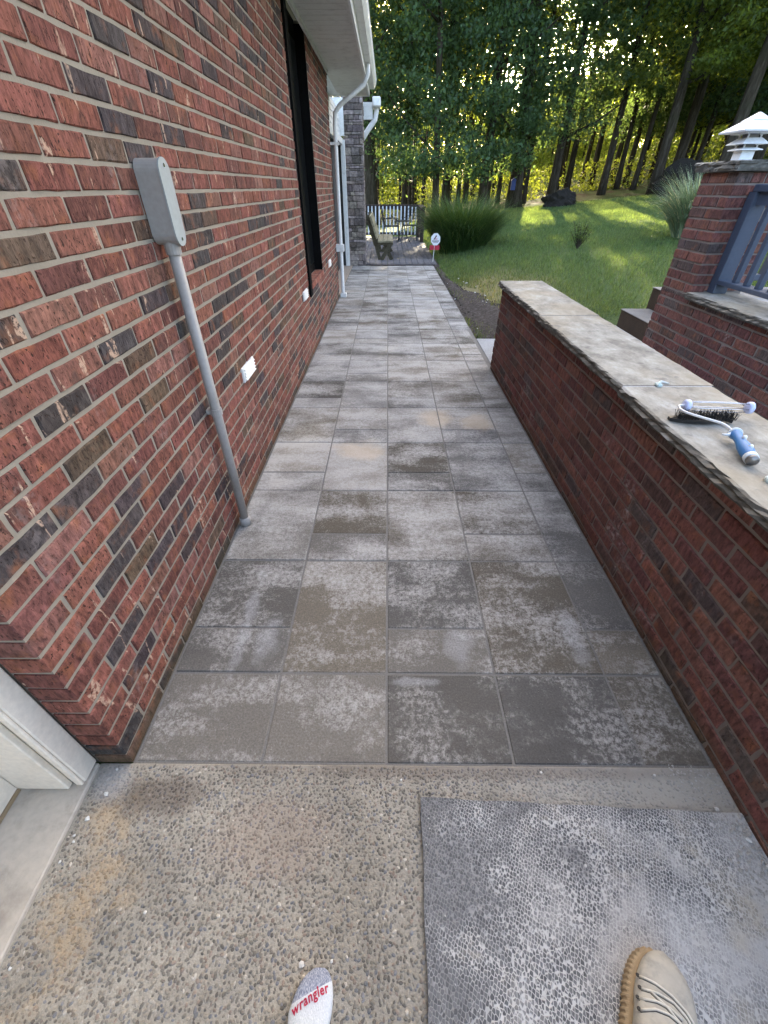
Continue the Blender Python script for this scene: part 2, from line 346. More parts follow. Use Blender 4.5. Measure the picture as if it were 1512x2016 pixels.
TREAD = conc_mat('grey_tread', (.13, .125, .12), (.27, .265, .255))

# ---------------------------------------------------------------- terrain
def ss(x, a, b):
    t = np.clip((np.asarray(x, float)-a)/(b-a), 0, 1); return t*t*(3-2*t)
def terr(x, y):
    x = np.asarray(x, float); y = np.asarray(y, float)
    z = np.where(x < 1.3, 0, np.where(x < 2.7, .2*(x-1.3), .28+.07*(x-2.7)))
    z = np.where(x > 14, z+.06*(x-14), z)
    z = z+.02*np.maximum(0, np.minimum(y, 60)-22)*np.clip((x-5)/9, 0, 1)
    f = ss(y, 4.4, 5.0)
    z = z*np.where(x < 1.44, 1, 1)*1.0
    back = np.where(x > 1.42, .28, 0.)
    return z*f+back*(1-f)*1.0-.012
xs = np.unique(np.concatenate([np.linspace(-150, -12, 12), np.linspace(-12, 0, 10), np.linspace(0, 24, 97), np.linspace(24, 60, 30), np.linspace(60, 260, 12)]))
ys = np.unique(np.concatenate([np.linspace(-60, 0, 10), np.linspace(0, 30, 121), np.linspace(30, 70, 40), np.linspace(70, 400, 20)]))
X, Y = np.meshgrid(xs, ys, indexing='ij'); Z = terr(X, Y)+.02*np.sin(X*1.7+1)*np.sin(Y*1.3)*(ss(X, 2, 4))
gv = np.stack([X, Y, Z], -1).reshape(-1, 3); ny = len(ys)
gf = [(i*ny+j, (i+1)*ny+j, (i+1)*ny+j+1, i*ny+j+1) for i in range(len(xs)-1) for j in range(ny-1)]
me = bpy.data.meshes.new('lawn'); me.from_pydata(gv.tolist(), [], gf); g_ = meshobj('lawn', me, LAWN, smooth=True); tag(g_, kind='structure')

# grass blades where the lawn is in view
rng = np.random.default_rng(3)
def blades(n, xr, yr, keep, hmul=1.0):
    x = rng.uniform(*xr, n); y = yr[0]+(yr[1]-yr[0])*rng.random(n)**1.35
    k = keep(x, y); x, y = x[k], y[k]; n = len(x); z = terr(x, y)
    h = rng.uniform(.03, .07, n)*(1+.03*(y-5))*hmul; wd = rng.uniform(.003, .006, n)*(1+.10*np.maximum(y-5, 0)); a = rng.uniform(0, 6.283, n); l = rng.uniform(0, .05, n)
    b = rng.uniform(0, 6.283, n); v = np.zeros((n, 3, 3))
    v[:, 0] = np.stack([x-np.cos(a)*wd, y-np.sin(a)*wd, z], -1); v[:, 1] = np.stack([x+np.cos(a)*wd, y+np.sin(a)*wd, z], -1)
    v[:, 2] = np.stack([x+np.cos(b)*l, y+np.sin(b)*l, z+h], -1)
    br = rng.uniform(.6, 1.45, n); dry = np.exp(-(((x-1.75)/.65)**2+((y-7.2)/1.9)**2))
    dry = np.clip(dry*1.2*rng.random(n)+.12*(rng.random(n) < .12), 0, 1)[:, None]
    t = br[:, None]*((1-dry)*np.array([[1, 1, 1]])+dry*np.array([[3.6, 2.0, 2.6]]))
    return v, t
def keep_main(x, y):
    u = x/np.maximum(y, .1)
    soil = x < 1.16+.55*np.exp(-((y-6.6)/2.3)**2)+.10*np.sin(y*4)
    return (u < .85) & ~soil & ~((x < 1.5) & (y < 5.4)) & ~((x < 2.45) & (y < 4.95)) & ~((x > 2.4) & (y < 5.35) & (x < 5)) & ~((x < 1.2) & (y > 11.4) & (y < 18.6))
v1, t1 = blades(330000, (1.1, 22), (4.9, 27), keep_main)
tag(np_mesh('lawn_grass', v1, 3, GRASSB, tint=t1), 'short mown green grass on the sloping lawn beside the path', 'grass', kind='stuff')

# ---------------------------------------------------------------- brick generator
def brick_field(mb, P, U, Nrm, u0, u1, z0, z1, course, blen, phase_z, palette, excl=(), gap=.0115, depth=.012, seed=1, u_off=0, endthick=None, jit=.0016):
    """lays bricks on the plane P + U*u + z, face along Nrm"""
    rd = random.Random(seed); U = Vector(U); Nv = Vector(Nrm); P = Vector(P)
    k0 = math.floor((z0-phase_z)/course)
    k = k0
    while phase_z+k*course < z1:
        za, zb = phase_z+k*course+gap/2, phase_z+(k+1)*course-gap/2
        za, zb = max(za, z0), min(zb, z1)
        off = (blen+gap)*(.5 if k % 2 else 0)+u_off+rd.uniform(-.006, .006)
        u = u0-((u0-off) % (blen+gap)) if True else u0
        first = True
        while u < u1 and zb-za > .008:
            a, b = max(u+gap/2, u0), min(u+blen+gap/2+rd.uniform(-.002, .002), u1)
            u += blen+gap
            if b-a < (.035 if first and endthick else .02): continue
            if first and endthick: a = u0
            isfirst = first; first = False
            segs = [(a, b)]
            for (ea, eb, fa, fb) in excl:
                if za < fb-.01 and zb > fa+.01:
                    ns = []
                    for (p, q) in segs:
                        if p < ea: ns.append((p, min(q, ea-.004)))
                        if q > eb: ns.append((max(p, eb+.004), q))
                        if False: pass
                    segs = [s_ for s_ in ns if s_[1]-s_[0] > .007]
            c = palette[rd.choices(range(len(palette)), [p[1] for p in palette])[0]][0]; f = rd.uniform(.82, 1.18); tint = tuple(min(1, x*f*rd.uniform(.95, 1.05)) for x in c)
            for (a, b) in segs:
                push = rd.uniform(-.0015, .002); dp = depth
                if endthick and isfirst: dp = endthick
                nh, nv = max(2, int((b-a)/.04)), 2
                def ring(ins, d, jj):
                    pts = []
                    for i in range(nh): pts.append((a+ins+(b-a-2*ins)*i/nh, za+ins))
                    for i in range(nv): pts.append((b-ins, za+ins+(zb-za-2*ins)*i/nv))
                    for i in range(nh): pts.append((b-ins-(b-a-2*ins)*i/nh, zb-ins))
                    for i in range(nv): pts.append((a+ins, zb-ins-(zb-za-2*ins)*i/nv))
                    return [P+U*(x+rd.uniform(-jj, jj))+Vector((0, 0, z+rd.uniform(-jj, jj)))+Nv*(d+rd.uniform(-jj, jj)*.4) for x, z in pts]
                r0, r1, r2 = ring(0, -dp, 0), ring(.0003, -.004+push, jit), ring(.0035, push, jit*.8)
                n = len(r0); fs = []
                flip = U.cross(Vector((0, 0, 1))).dot(Nv) < 0
                for base in (0, n):
                    for i in range(n):
                        j = (i+1) % n; q = (base+i, base+j, base+n+j, base+n+i); fs.append(q[::-1] if flip else q)
                top = tuple(range(2*n, 3*n)); fs.append(top[::-1] if flip else top)
                mb.add(r0+r1+r2, fs, 0, tint)
        k += 1
PAL_A = [((.225, .088, .066), 40), ((.18, .075, .060), 25), ((.24, .112, .087), 12), ((.075, .060, .060), 14), ((.13, .085, .06), 8), ((.068, .056, .056), 5)]
PAL_B = [((.185, .080, .068), 40), ((.15, .068, .062), 30), ((.22, .10, .080), 12), ((.11, .082, .078), 10), ((.115, .07, .06), 4)]

# ---------------------------------------------------------------- house
WX = -.825
WEND = 7.92
house = thing('brick_house', 'red brick house with black framed window and white eave left of the path', 'house', (WX, .56, 0))
mb = MB()
DOOR_EX = (-.62-.555, 0.0, -1, 2.12)   # in u along +Y from .555 (not used ahead of corner)
brick_field(mb, (WX, .555, 0), (0, 1, 0), (1, 0, 0), 0, WEND-.555, 0.0, 2.72, .0672, .196, .055-.0672, PAL_A, excl=[(4.42, 5.52, .655, 3)], endthick=.105, seed=5, u_off=.03)
# wall above the side door and beyond it
brick_field(mb, (WX, -3.0, 0), (0, 1, 0), (1, 0, 0), 0, 3.55, 2.2, 2.72, .0672, .196, .055-.0672, PAL_A, seed=9)
brick_field(mb, (WX, -3.0, 0), (0, 1, 0), (1, 0, 0), 0, 2.2, 0.0, 2.2, .0672, .196, .055-.0672, PAL_A, seed=10)
mb.build('brick_wall', [BRICK_A], house)
mm = MB()
x0, x1 = WX-.30, WX-.0045
mm.box(x0, x1, .5595, 4.95, -.1, 2.75); mm.box(x0, x1, 4.95, 6.078, -.1, .65); mm.box(x0, x1, 6.0785, WEND-.01, -.1, 2.75)
mm.box(x0, x1, -3, -.81, -.1, 2.2); mm.box(x0, x1, -3, .5595, 2.2, 2.75)
mm.build('mortar', [MORT_A], house)
# window
win = MB(); win.box(WX-.16, WX-.10, 4.95, 6.078, .655, 2.75); fr = win.build('window', [BLACK], house)
gl = MB(); gl.box(WX-.105, WX-.097, 5.02, 6.02, .74, 2.6); gl.build('pane', GLASSD, fr)
tr = MB(); tr.box(WX-.10, WX+.022, 4.86, 4.975, .56, 2.72, bev=.004); tr.build('window_trim', BLACK, fr); tr = MB(); tr.box(WX-.099, WX-.006, 6.055, 6.078, .656, 2.72); tr.build('window_trim', BLACK, fr)
st = MB(); st.box(WX-.097, WX-.085, 5.38, 5.40, .70, 2.6); st.build('edge_reflection', M('pale_edge_reflection', (.25, .25, .26), .4).m, fr)  # pale bar stands in for the reflection along the window edge
sl = MB()
for i in range(10):
    a = 4.985+i*.11; sl.box(WX-.10, WX+.012, a, a+.10, .600, .652, 0, random.choice([(.33, .12, .085), (.30, .10, .07), (.36, .17, .13)]), bev=.003)
sl.build('window_sill', BRICK_A, fr)
# eave: soffit, fascia, gutter, roof
mb = MB()
for i in range(84):
    a = -3+i*.15; mb.box(WX-.02, -.335, a+.002, a+.148, 2.70, 2.706)
mb.box(WX-.02, -.335, -3, 9.6, 2.707, 2.73); mb.box(WX-.005, WX+.02, -3, WEND, 2.668, 2.699); mb.box(-.36, -.336, -3, 9.6, 2.67, 2.699)
mb.build('soffit', SOFFIT, house)
mb = MB(); mb.box(-.334, -.312, -3, 9.62, 2.66, 2.86); mb.box(-8, -.312, 9.6, 9.66, 2.66, 2.90); mb.build('fascia', WHITE, house)
g = MB()
prof = [(-.311, 2.86), (-.311, 2.75), (-.235, 2.75), (-.205, 2.80), (-.195, 2.86), (-.20, 2.862), (-.213, 2.805), (-.24, 2.757), (-.305, 2.757), (-.305, 2.86)]
n = len(prof); vs = [(x, y, z) for y in (-3, 9.7) for x, z in prof]
g.add(vs, [(i, (i+1) % n, n+(i+1) % n, n+i) for i in range(n)]+[tuple(range(n))[::-1], tuple(range(n, 2*n))]); g.build('gutter', WHITE, house)
rf = MB(); rf.add([(-.25, -3.1, 2.875), (-.25, 9.72, 2.875), (-7, 9.72, 5.2), (-7, -3.1, 5.2), (-.25, -3.1, 2.915), (-.25, 9.72, 2.915), (-7, 9.72, 5.24), (-7, -3.1, 5.24)],
       [(0, 1, 2, 3), (7, 6, 5, 4), (0, 4, 5, 1), (1, 5, 6, 2), (2, 6, 7, 3), (3, 7, 4, 0)])
rf.build('roof', M('grey_shingles', (.09, .085, .08), .9).m, house)
# lower roof bit and downspout elbow beyond the stone column
mb = MB(); mb.box(-.62, -.33, 11.95, 12.05, 2.60, 2.86); mb.build('roof_trim', WHITE, house)
ds = MB(); ds.tube([(-.27, 7.86, 2.76), (-.27, 7.86, 2.66), (-.32, 7.86, 2.56), (-.66, 7.86, 2.36), (-.735, 7.86, 2.28), (-.745, 7.86, 2.15), (-.755, 7.86, .12), (-.755, 7.84, .03)], [.029]*8, 10)
dso = ds.build('downspout', WHITE, house, smooth=True)
mb = MB(); mb.box(-.80, -.70, 7.80, 7.92, 0.0, .06, bev=.006); mb.build('pipe_shoe', WHITE, dso)
mb = MB(); mb.box(-.83, -.70, 7.82, 7.90, .66, .76, bev=.004); mb.build('bracket', WHITE, dso)
mb = MB(); mb.box(-.83, -.70, 7.83, 7.89, 1.95, 1.98); mb.build('bracket', WHITE, dso)
ds = MB(); ds.tube([(-.25, 12.0, 2.9), (-.25, 12.0, 2.72), (-.28, 12.0, 2.6), (-.47, 12.0, 2.40), (-.55, 12.0, 2.30)], .05, 10); ds.box(-.33, -.16, 11.8, 12.3, 2.78, 2.93, bev=.02); d2 = ds.build('downspout', WHITE, house, smooth=False)
# recessed entry beyond the brick wall
mb = MB(); mb.box(-1.25, -1.0, WEND, 8.35, -.1, 2.7); mb.box(-1.25, -1.0, 8.3, 11.5, 2.25, 2.7)
for k in range(5): mb.box(-.999, -.985, WEND, 11.43, 2.27+k*.085, 2.345+k*.085)
mb.box(-1.5, -.90, 11.36, 11.44, 2.30, 2.86); mb.build('siding', WHITE, house)
mb = MB(); mb.box(-1.12, -1.08, 8.35, 10.5, .02, 2.25); dr = mb.build('patio_door', BLACK, house)
mb = MB(); mb.box(-1.079, -1.07, 8.5, 10.35, .15, 2.1); mb.build('pane', GLASSD, dr)
mb = MB(); mb.box(-.985, -.895, 11.33, 11.425, .0, 2.24, bev=.006); mb.box(-1.0, -.93, 8.2, 11.32, 2.16, 2.26, bev=.004); mb.build('door_casing', WHITE, house)
mb = MB(); mb.box(-1.5, -.986, 11.38, 11.46, -.1, 2.7); mb.box(-1.3, -1.09, 10.5, 11.38, -.1, 2.7); mb.build('entry_wall', paint('dark_entry_wall', (.05, .05, .05), .8), house)
mb = MB(); mb.box(-1.1, -.835, 8.0, 11.42, -.05, .012, bev=.004); mb.build('stoop', STOOP, house)
# stone column
rd = random.Random(11); mb = MB()
cx0, cx1, cy0, cy1 = -.93, -.53, 11.45, 11.9
mb.box(cx0+.02, cx1-.02, cy0+.02, cy1-.02, -.05, 3.2, tint=(.02, .02, .02))
def stones(face):
    z = 0
    while z < 3.15:
        h = rd.choice([.04, .05, .07, .10, .13]); a0, a1 = (cx0-.01, cx1+.01) if face == 'y' else (cy0, cy1)
        a = a0
        while a < a1-.02:
            l = min(rd.uniform(.08, .26), a1-a); 
            if a1-(a+l) < .05: l = a1-a
            g0 = rd.uniform(.09, .30); t = (g0*1.1, g0*rd.uniform(.88, .96), g0*rd.uniform(.76, .9)); d = rd.uniform(0, .022)
            if face == 'y': mb.box(a+.003, a+l-.003, cy0-d, cy0+.03, z+.003, z+h-.003, 0, t, bev=.006)
            else: mb.box(cx1-.03, cx1+d, a+.003, a+l-.003, z+.003, z+h-.003, 0, t, bev=.006)
            a += l
        z += h
stones('y'); stones('x')
mb.build('stone_column', LEDGE, house)
# louvre vents
for i, (yy, zz) in enumerate(((2.445, .632), (4.60, .632), (6.78, .632))):
    mb = MB(); mb.box(WX-.005, WX+.010, yy-.115, yy+.115, zz-.041, zz+.041, bev=.003)
    for k in range(4): 
        z = zz-.028+k*.0185; mb.obox((WX+.014, yy, z), (.006, 0, -.004), (0, .10, 0), (.001, 0, .002))
    mb.build('wall_vent', WHITE, house)
# side door, trim and threshold at the near corner
mb = MB(); mb.box(-1.16, -.932, .49, .553, .02, 2.2, bev=.004); mb.box(-1.16, -.972, .470, .489, .02, 2.2, bev=.003); mb.box(-.955, -.934, .480, .4895, .022, 2.2, bev=.003)
mb.box(-1.16, -.932, -.80, -.74, .02, 2.2); mb.box(-1.16, -.932, -.80, .553, 2.13, 2.199)
mb.build('door_frame', TRIM, house)
mb = MB(); mb.box(-1.17, -1.128, -.74, .468, .03, 2.13); dr = mb.build('side_door', DOOR, house)
mb = MB(); mb.box(-1.127, -1.121, -.62, .34, .14, .95, bev=.004); mb.box(-1.127, -1.121, -.62, .34, 1.1, 2.0, bev=.004); mb.build('door_panel', DOOR, dr)
mb = MB(); mb.box(-1.20, -.926, -.80, .548, -.05, .014, bev=.004); mb.build('threshold', SILLC, house)
mb = MB(); mb.box(-1.135, -1.123, -.74, .468, .016, .028); mb.build('weather_strip', M('tan_weather_strip', (.30, .22, .13), .8).m, dr)

# conduit
con = thing('electrical_conduit', 'grey plastic conduit pipe with access box fixed upright on the brick wall', 'conduit', (-.785, 1.775, 0))
mb = MB(); cxp, cyp = WX+.042, 1.775
mb.tube([(cxp, cyp, .02), (cxp, cyp, 1.30)], .0215, 16); p_ = mb.build('pipe', GREYPVC, con, smooth=True)
mb = MB(); mb.tube([(cxp, cyp, .0), (cxp, cyp, .045), (cxp, cyp, .05)], [.030, .029, .022], 16); mb.build('pipe_collar', GREYPVC, p_, smooth=True)
mb = MB(); mb.tube([(cxp, cyp, .655), (cxp, cyp, .685)], [.0262, .0262], 16); mb.box(WX, cxp, cyp-.012, cyp+.03, .66, .68); mb.build('pipe_clamp', GREYPVC, p_)
# access box: stadium outline seen from the path side, extruded out of the wall
def stadium(mbx, y0, y1, z0, z1, xa, xb, r, n=7):
    pts = []
    for (cy, cz, a0) in ((y1-r, z1-r, 0), (y0+r, z1-r, 90), (y0+r, z0+r, 180), (y1-r, z0+r, 270)):
        for i in range(n): a = RAD(a0+90*i/(n-1)); pts.append((cy+r*math.cos(a), cz+r*math.sin(a)))
    m_ = len(pts); vs = [(x, y, z) for x in (xa, xb) for y, z in pts]
    mbx.add(vs, [(i, (i+1) % m_, m_+(i+1) % m_, m_+i) for i in range(m_)]+[tuple(range(m_))[::-1], tuple(range(m_, 2*m_))])
mb = MB(); stadium(mb, 1.735, 1.815, 1.315, 1.555, WX, WX+.078, .036); mb.tube([(cxp, cyp, 1.285), (cxp, cyp, 1.32), (cxp, cyp, 1.35)], [.027, .028, .036], 16); bx = mb.build('access_box', GREYPVC, con)
mb = MB(); stadium(mb, 1.732, 1.818, 1.312, 1.558, WX+.079, WX+.084, .040); cv = mb.build('cover_plate', GREYCOV, bx)
for z in (1.537, 1.333): mb = MB(); mb.bar((WX+.083, 1.775, z), (WX+.0865, 1.775, z), .0055, 10); mb.build('screw', CHROME, bx)

# ---------------------------------------------------------------- paving
RX = 1.065
mb = MB(); colx = [WX+.006, -.405, .004, .42, .845, RX-.004]; rows = [.876+.6135*k for k in range(18)]; rows[-1] = 11.43
rd = random.Random(21)
def tone():
    g0 = rd.choices([.09, .12, .15, .18], [3, 4, 4, 2])[0]*rd.uniform(.85, 1.15); wm = rd.uniform(.08, .5)
    return (g0*(1+wm*.5), g0*(1+wm*.15), g0*(1-wm*.35))
def paver(xa, xb, ya, yb):
    gp = .004; dz = rd.uniform(-.0018, .0018); mb.box(xa+gp, xb-gp, ya+gp, yb-gp, -.05, dz, 0, tone(), bev=.0028)
for c in range(5): paver(colx[c], colx[c+1], .556, .874)
for r in range(17):
    ya, yb = rows[r], rows[r+1]
    cx = list(colx)
    if ya > 5.3: cx[-1] = 1.09+rd.uniform(-.01, .01)
    if ya > 7.9: cx[0] = -.83
    for c in range(5):
        if (r+c) % 2 == 0 and yb-ya > .4: paver(cx[c], cx[c+1], ya, ya+.2075); paver(cx[c], cx[c+1], ya+.2075, yb)
        else: paver(cx[c], cx[c+1], ya, yb)
tag(mb.build('paved_path', PAVER), kind='structure')
mb = MB(); mb.box(WX+.0, 1.10, .55, 11.435, -.06, -.0035); tag(mb.build('joint_bed', SAND), kind='structure')
mb = MB(); mb.box(1.10, 1.46, 4.315, 5.37, -.06, .004, bev=.004); tag(mb.build('concrete_pad', CONC), kind='structure')
mb = MB(); mb.box(-.93, 1.30, -2.5, .553, -.06, .0, bev=.003); tag(mb.build('aggregate_walk', AGG), kind='structure')
rp = np.random.default_rng(12); st_ = .0098
gx, gy = np.meshgrid(np.arange(-.918, 1.062, st_), np.arange(-.12, .545, st_*.9), indexing='ij'); gx = gx+(np.arange(gx.shape[1])%2)*st_*.5
px_, py_ = (gx+rp.normal(0, .0023, gx.shape)).ravel(), (gy+rp.normal(0, .0023, gx.shape)).ravel()
kp = (rp.random(len(px_)) < .93) & ~((px_ > .12) & (py_ < .42)) & (px_ > -.918) & ~((rp.random(len(px_)) < .55) & (px_ > .75)); px_, py_ = px_[kp], py_[kp]; npb = len(px_)
ra = rp.uniform(.0028, .0052, npb); el = rp.uniform(.7, 1.35, npb); an = rp.uniform(0, 3.14, npb); hh = ra*rp.uniform(.35, .75, npb)
rings = [(1.0, -.25), (.92, .35), (.62, .82), (.0001, 1.0)]; A_ = np.arange(7)*2*np.pi/7; V_ = []
for rr_, zz_ in rings:
    lx_ = np.cos(A_)[None]*(ra*el*rr_)[:, None]*(1+.12*np.sin(A_*2+1)); ly_ = np.sin(A_)[None]*(ra/el*rr_)[:, None]
    V_.append(np.stack([px_[:, None]+lx_*np.cos(an)[:, None]-ly_*np.sin(an)[:, None], py_[:, None]+lx_*np.sin(an)[:, None]+ly_*np.cos(an)[:, None], (hh*zz_)[:, None]+0*lx_], -1))
Q_ = []
for k_ in range(3):
    a_, b_ = V_[k_], V_[k_+1]; Q_.append(np.stack([a_, np.roll(a_, -1, 1), np.roll(b_, -1, 1), b_], 2))
Q_ = np.stack(Q_, 1).reshape(-1, 4, 3)
pc = np.array([(.15, .135, .115), (.22, .20, .165), (.29, .26, .21), (.18, .18, .185), (.25, .20, .16), (.44, .40, .34)])[rp.choice(6, npb, p=[.24, .30, .22, .12, .09, .03])]*rp.uniform(.8, 1.2, (npb, 1))
pe_ = np_mesh('aggregate_pebbles', Q_, 4, PEB, tint=np.repeat(pc, 21, 0)); pe_.data.polygons.foreach_set('use_smooth', [True]*len(pe_.data.polygons))
tag(pe_, 'small rounded brown and grey pebbles exposed in the concrete slab', 'pebbles', kind='stuff')
mb = MB(); mb.box(1.42, 2.5, -2.5, 4.86, .2, .286); tag(mb.build('upper_walk', CONC), kind='structure')
# mortar smear along wall foot
# soil strip
sv_ = []; ny2 = 60; nx2 = 10
for j in range(ny2+1):
    y = 5.35+(11.5-5.35)*j/ny2
    wmax = .12+.55*math.exp(-((y-6.4)/2.1)**2)+.05*math.sin(y*5)
    for i in range(nx2+1):
        u = i/nx2; x = 1.092+wmax*u; z = float(terr(x, y))+.004+.035*math.sin(math.pi*u)*(1 if j not in (0, ny2) else 0)+random.uniform(-.008, .010)*math.sin(math.pi*u)
        sv_.append((x, y, z))
me = bpy.data.meshes.new('soil'); me.from_pydata(sv_, [], [(j*(nx2+1)+i, j*(nx2+1)+i+1, (j+1)*(nx2+1)+i+1, (j+1)*(nx2+1)+i) for j in range(ny2) for i in range(nx2)])
tag(meshobj('soil', me, SOIL, smooth=True), kind='structure')
v2, t2 = blades(6000, (1.10, 1.75), (5.38, 11.4), lambda x, y: (rng.random(len(x)) < .5) & ((np.sin(y*3.1+x*7) > .35) | (y < 5.6)), 1.0)
tag(np_mesh('sparse_grass', v2, 3, GRASSB, tint=t2), 'sparse green grass and weeds growing in the dark soil strip', 'grass', kind='stuff')

# ---------------------------------------------------------------- low wall on the right
low = thing('low_brick_wall', 'low maroon brick wall with pale flagstone cap along the right of the path', 'wall', (1.25, 4.3, 0))
mb = MB(); ZB = .752
brick_field(mb, (RX, -1.5, 0), (0, 1, 0), (1*-1, 0, 0), 0, 5.8, 0.0, ZB-.004, .0656, .196, ZB-.0656*12, PAL_B, seed=31, u_off=.05, jit=.002)
brick_field(mb, (RX, 4.312, 0), (1, 0, 0), (0, 1, 0), 0.0, .33, 0.0, ZB-.004, .0656, .196, ZB-.0656*12, PAL_B, seed=32)
mb.build('brick_face', [BRICK_B], low)
mb = MB(); mb.box(RX+.0055, 1.395, -1.5, 4.3065, -.1, ZB-.001); mb.build('mortar', [MORT_B], low)
def cap_slab(name, x0, x1, y0, y1, z0, z1, parent, seed, amp=.0045, rough_ends=(False, False), m=CAP, rough_left=True):
    rd = random.Random(seed); ringpts = []; st = .03
    def edge(p, q, amp_, skip_end=True):
        n_ = max(2, int((Vector(q)-Vector(p)).length/st)); out = []
        for i in range(n_): out.append((p[0]+(q[0]-p[0])*i/n_, p[1]+(q[1]-p[1])*i/n_, amp_))
        return out
    a_l = amp if rough_left else .001
    pts = edge((x0, y0), (x1, y0), amp if rough_ends[0] else 0)+edge((x1, y0), (x1, y1), amp*.6)+edge((x1, y1), (x0, y1), amp if rough_ends[1] else 0)+edge((x0, y1), (x0, y0), a_l)
    cxm, cym = (x0+x1)/2, (y0+y1)/2; n = len(pts); levels = [(z1, .007), (z1-.006, .001), (z1-.2*(z1-z0)-.006, -.002), (z0+.55*(z1-z0), .002), (z0+.28*(z1-z0), -.004), (z0, .006)]
    vs = []
    ph = [rd.uniform(0, 6) for _ in range(4)]
    for li, (z, ins) in enumerate(levels):
        for (x, y, a) in pts:
            s_ = (x+y)
            wv = mnoise.fractal(Vector((s_*9, ph[0]*5, li*.55)), .8, 2.2, 3)*1.6
            o = ins-(wv*a+rd.uniform(-a, a)*.6 if a else 0)
            dx = o if x < x0+1e-5 else (-o if x > x1-1e-5 else 0); dy = 0
            if abs(y-y0) < 1e-5: dy = o*.5
            if abs(y-y1) < 1e-5: dy = -o*.5
            vs.append((x+dx, y+dy, z+(rd.uniform(-.002, .002) if 0 < li < 5 else 0)))
    fs = []
    for l in range(len(levels)-1):
        for i in range(n): j = (i+1) % n; fs.append((l*n+j, l*n+i, (l+1)*n+i, (l+1)*n+j))
    fs.append(tuple(range(n))); fs.append(tuple(range((len(levels)-1)*n, len(levels)*n))[::-1])
    b = MB(); b.add(vs, fs); return b.build(name, m, parent)
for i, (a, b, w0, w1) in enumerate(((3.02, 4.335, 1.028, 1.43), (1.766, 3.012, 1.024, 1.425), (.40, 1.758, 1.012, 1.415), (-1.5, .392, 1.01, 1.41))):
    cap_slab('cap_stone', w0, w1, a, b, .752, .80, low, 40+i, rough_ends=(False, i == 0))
mb = MB(); mb.box(1.03, 1.41, 3.011, 3.021, .76, .7985); mb.box(1.025, 1.41, 1.757, 1.767, .76, .7985); mb.box(1.02, 1.40, .391, .401, .76, .7985); mb.build('joint_mortar', CONC, low)

# ---------------------------------------------------------------- porch wall, pillar, steps
PX = 2.30
porch = thing('porch_wall', 'maroon brick porch wall with square brick pillar behind the low wall', 'wall', (2.6, 3.6, 0))
mb = MB(); 
brick_field(mb, (PX, -1.5, 0), (0, 1, 0), (-1, 0, 0), 0, 5.42, .2, .805, .0663, .196, 1.562-.0663*22, PAL_B, seed=33, u_off=.02, jit=.002)
brick_field(mb, (PX, 3.53, 0), (0, 1, 0), (-1, 0, 0), 0, .39, .805, 1.562, .0663, .185, 1.562-.0663*22, PAL_B, seed=34, u_off=.0, endthick=.10, jit=.002)
brick_field(mb, (PX, 3.53, 0), (1, 0, 0), (0, -1, 0), .100, .39, .86, 1.562, .0663, .185, 1.562-.0663*22, PAL_B, seed=35, u_off=.09, jit=.002)
brick_field(mb, (PX, 3.92, 0), (1, 0, 0), (0, 1, 0), 0, .39, .2, 1.562, .0663, .185, 1.562-.0663*22, PAL_B, seed=36, u_off=.09, jit=.002)
mb.build('brick_face', [BRICK_B], porch)
mb = MB(); mb.box(PX+.0055, PX+.30, -1.5, 3.909, .1, .804); mb.box(PX+.0058, PX+.385, 3.5358, 3.9140, .8, 1.56); mb.build('mortar', [MORT_B], porch)
cap_slab('ledge_stone', PX-.035, PX+.33, 2.2, 3.526, .806, .853, porch, 51, rough_ends=(False, False))
cap_slab('ledge_stone', PX-.033, PX+.33, .8, 2.192, .806, .853, porch, 52); cap_slab('ledge_stone', PX-.035, PX+.33, -1.5, .792, .806, .853, porch, 53)
cap_slab('pillar_cap', PX-.045, PX+.44, 3.485, 3.965, 1.563, 1.618, porch, 54, .009, (True, True))
mb = MB(); mb.box(PX+.31, 6, -1.5, 3.6, .7, .80); mb.build('porch_floor', CONC, porch)
stp = thing('porch_steps', 'rough dark aggregate steps climbing from the lawn beside the brick pillar', 'steps', (2.9, 4.5, .28))
mb = MB(); mb.box(2.5, 2.799, 3.93, 4.84, .2, .452, bev=.006); mb.build('step', CONCD, stp)
mb = MB(); mb.box(2.492, 2.791, 3.93, 4.845, .4525, .458); mb.build('tread', TREAD, stp)
mb = MB(); mb.box(2.80, 5.5, 3.93, 4.92, .2, .645, bev=.006); mb.build('step', CONCD, stp)
mb = MB(); mb.box(2.792, 5.5, 3.93, 4.925, .6455, .651); mb.build('tread', TREAD, stp)
# railing
rl = thing('porch_railing', 'blue grey painted wooden railing standing on the porch wall ledge', 'railing', (2.5, 3.5, .853))
mb = MB(); rx = PX+.17
mb.box(rx-.05, rx+.05, 1.0, 3.50, 1.455, 1.495, bev=.004); mb.box(rx-.022, rx+.022, 1.0, 3.50, 1.385, 1.455); tr_ = mb.build('top_rail', RAILP, rl)
mb = MB(); mb.box(rx-.05, rx+.05, 1.0, 3.46, .915, .945, bev=.004); mb.build('bottom_rail', RAILP, rl)
mb = MB(); mb.box(rx-.05, rx+.05, 3.455, 3.528, .8535, 1.455, bev=.003); mb.build('post', RAILP, rl)
for k in range(20):
    y = 3.34-k*.115; mb = MB(); mb.box(rx-.018, rx+.018, y-.018, y+.018, .945, 1.386, bev=.003); mb.build('baluster', RAILP, rl)
rl2 = thing('return_railing', 'short blue grey railing running away right behind the brick pillar', 'railing', (2.8, 3.72, .85))
mb = MB(); mb.box(PX+.392, 5.0, 3.68, 3.76, .905, .945, bev=.004); mb.build('bottom_rail', RAILP, rl2)
mb = MB(); mb.box(PX+.392, 5.0, 3.68, 3.76, 1.455, 1.495, bev=.004); mb.build('top_rail', RAILP, rl2)
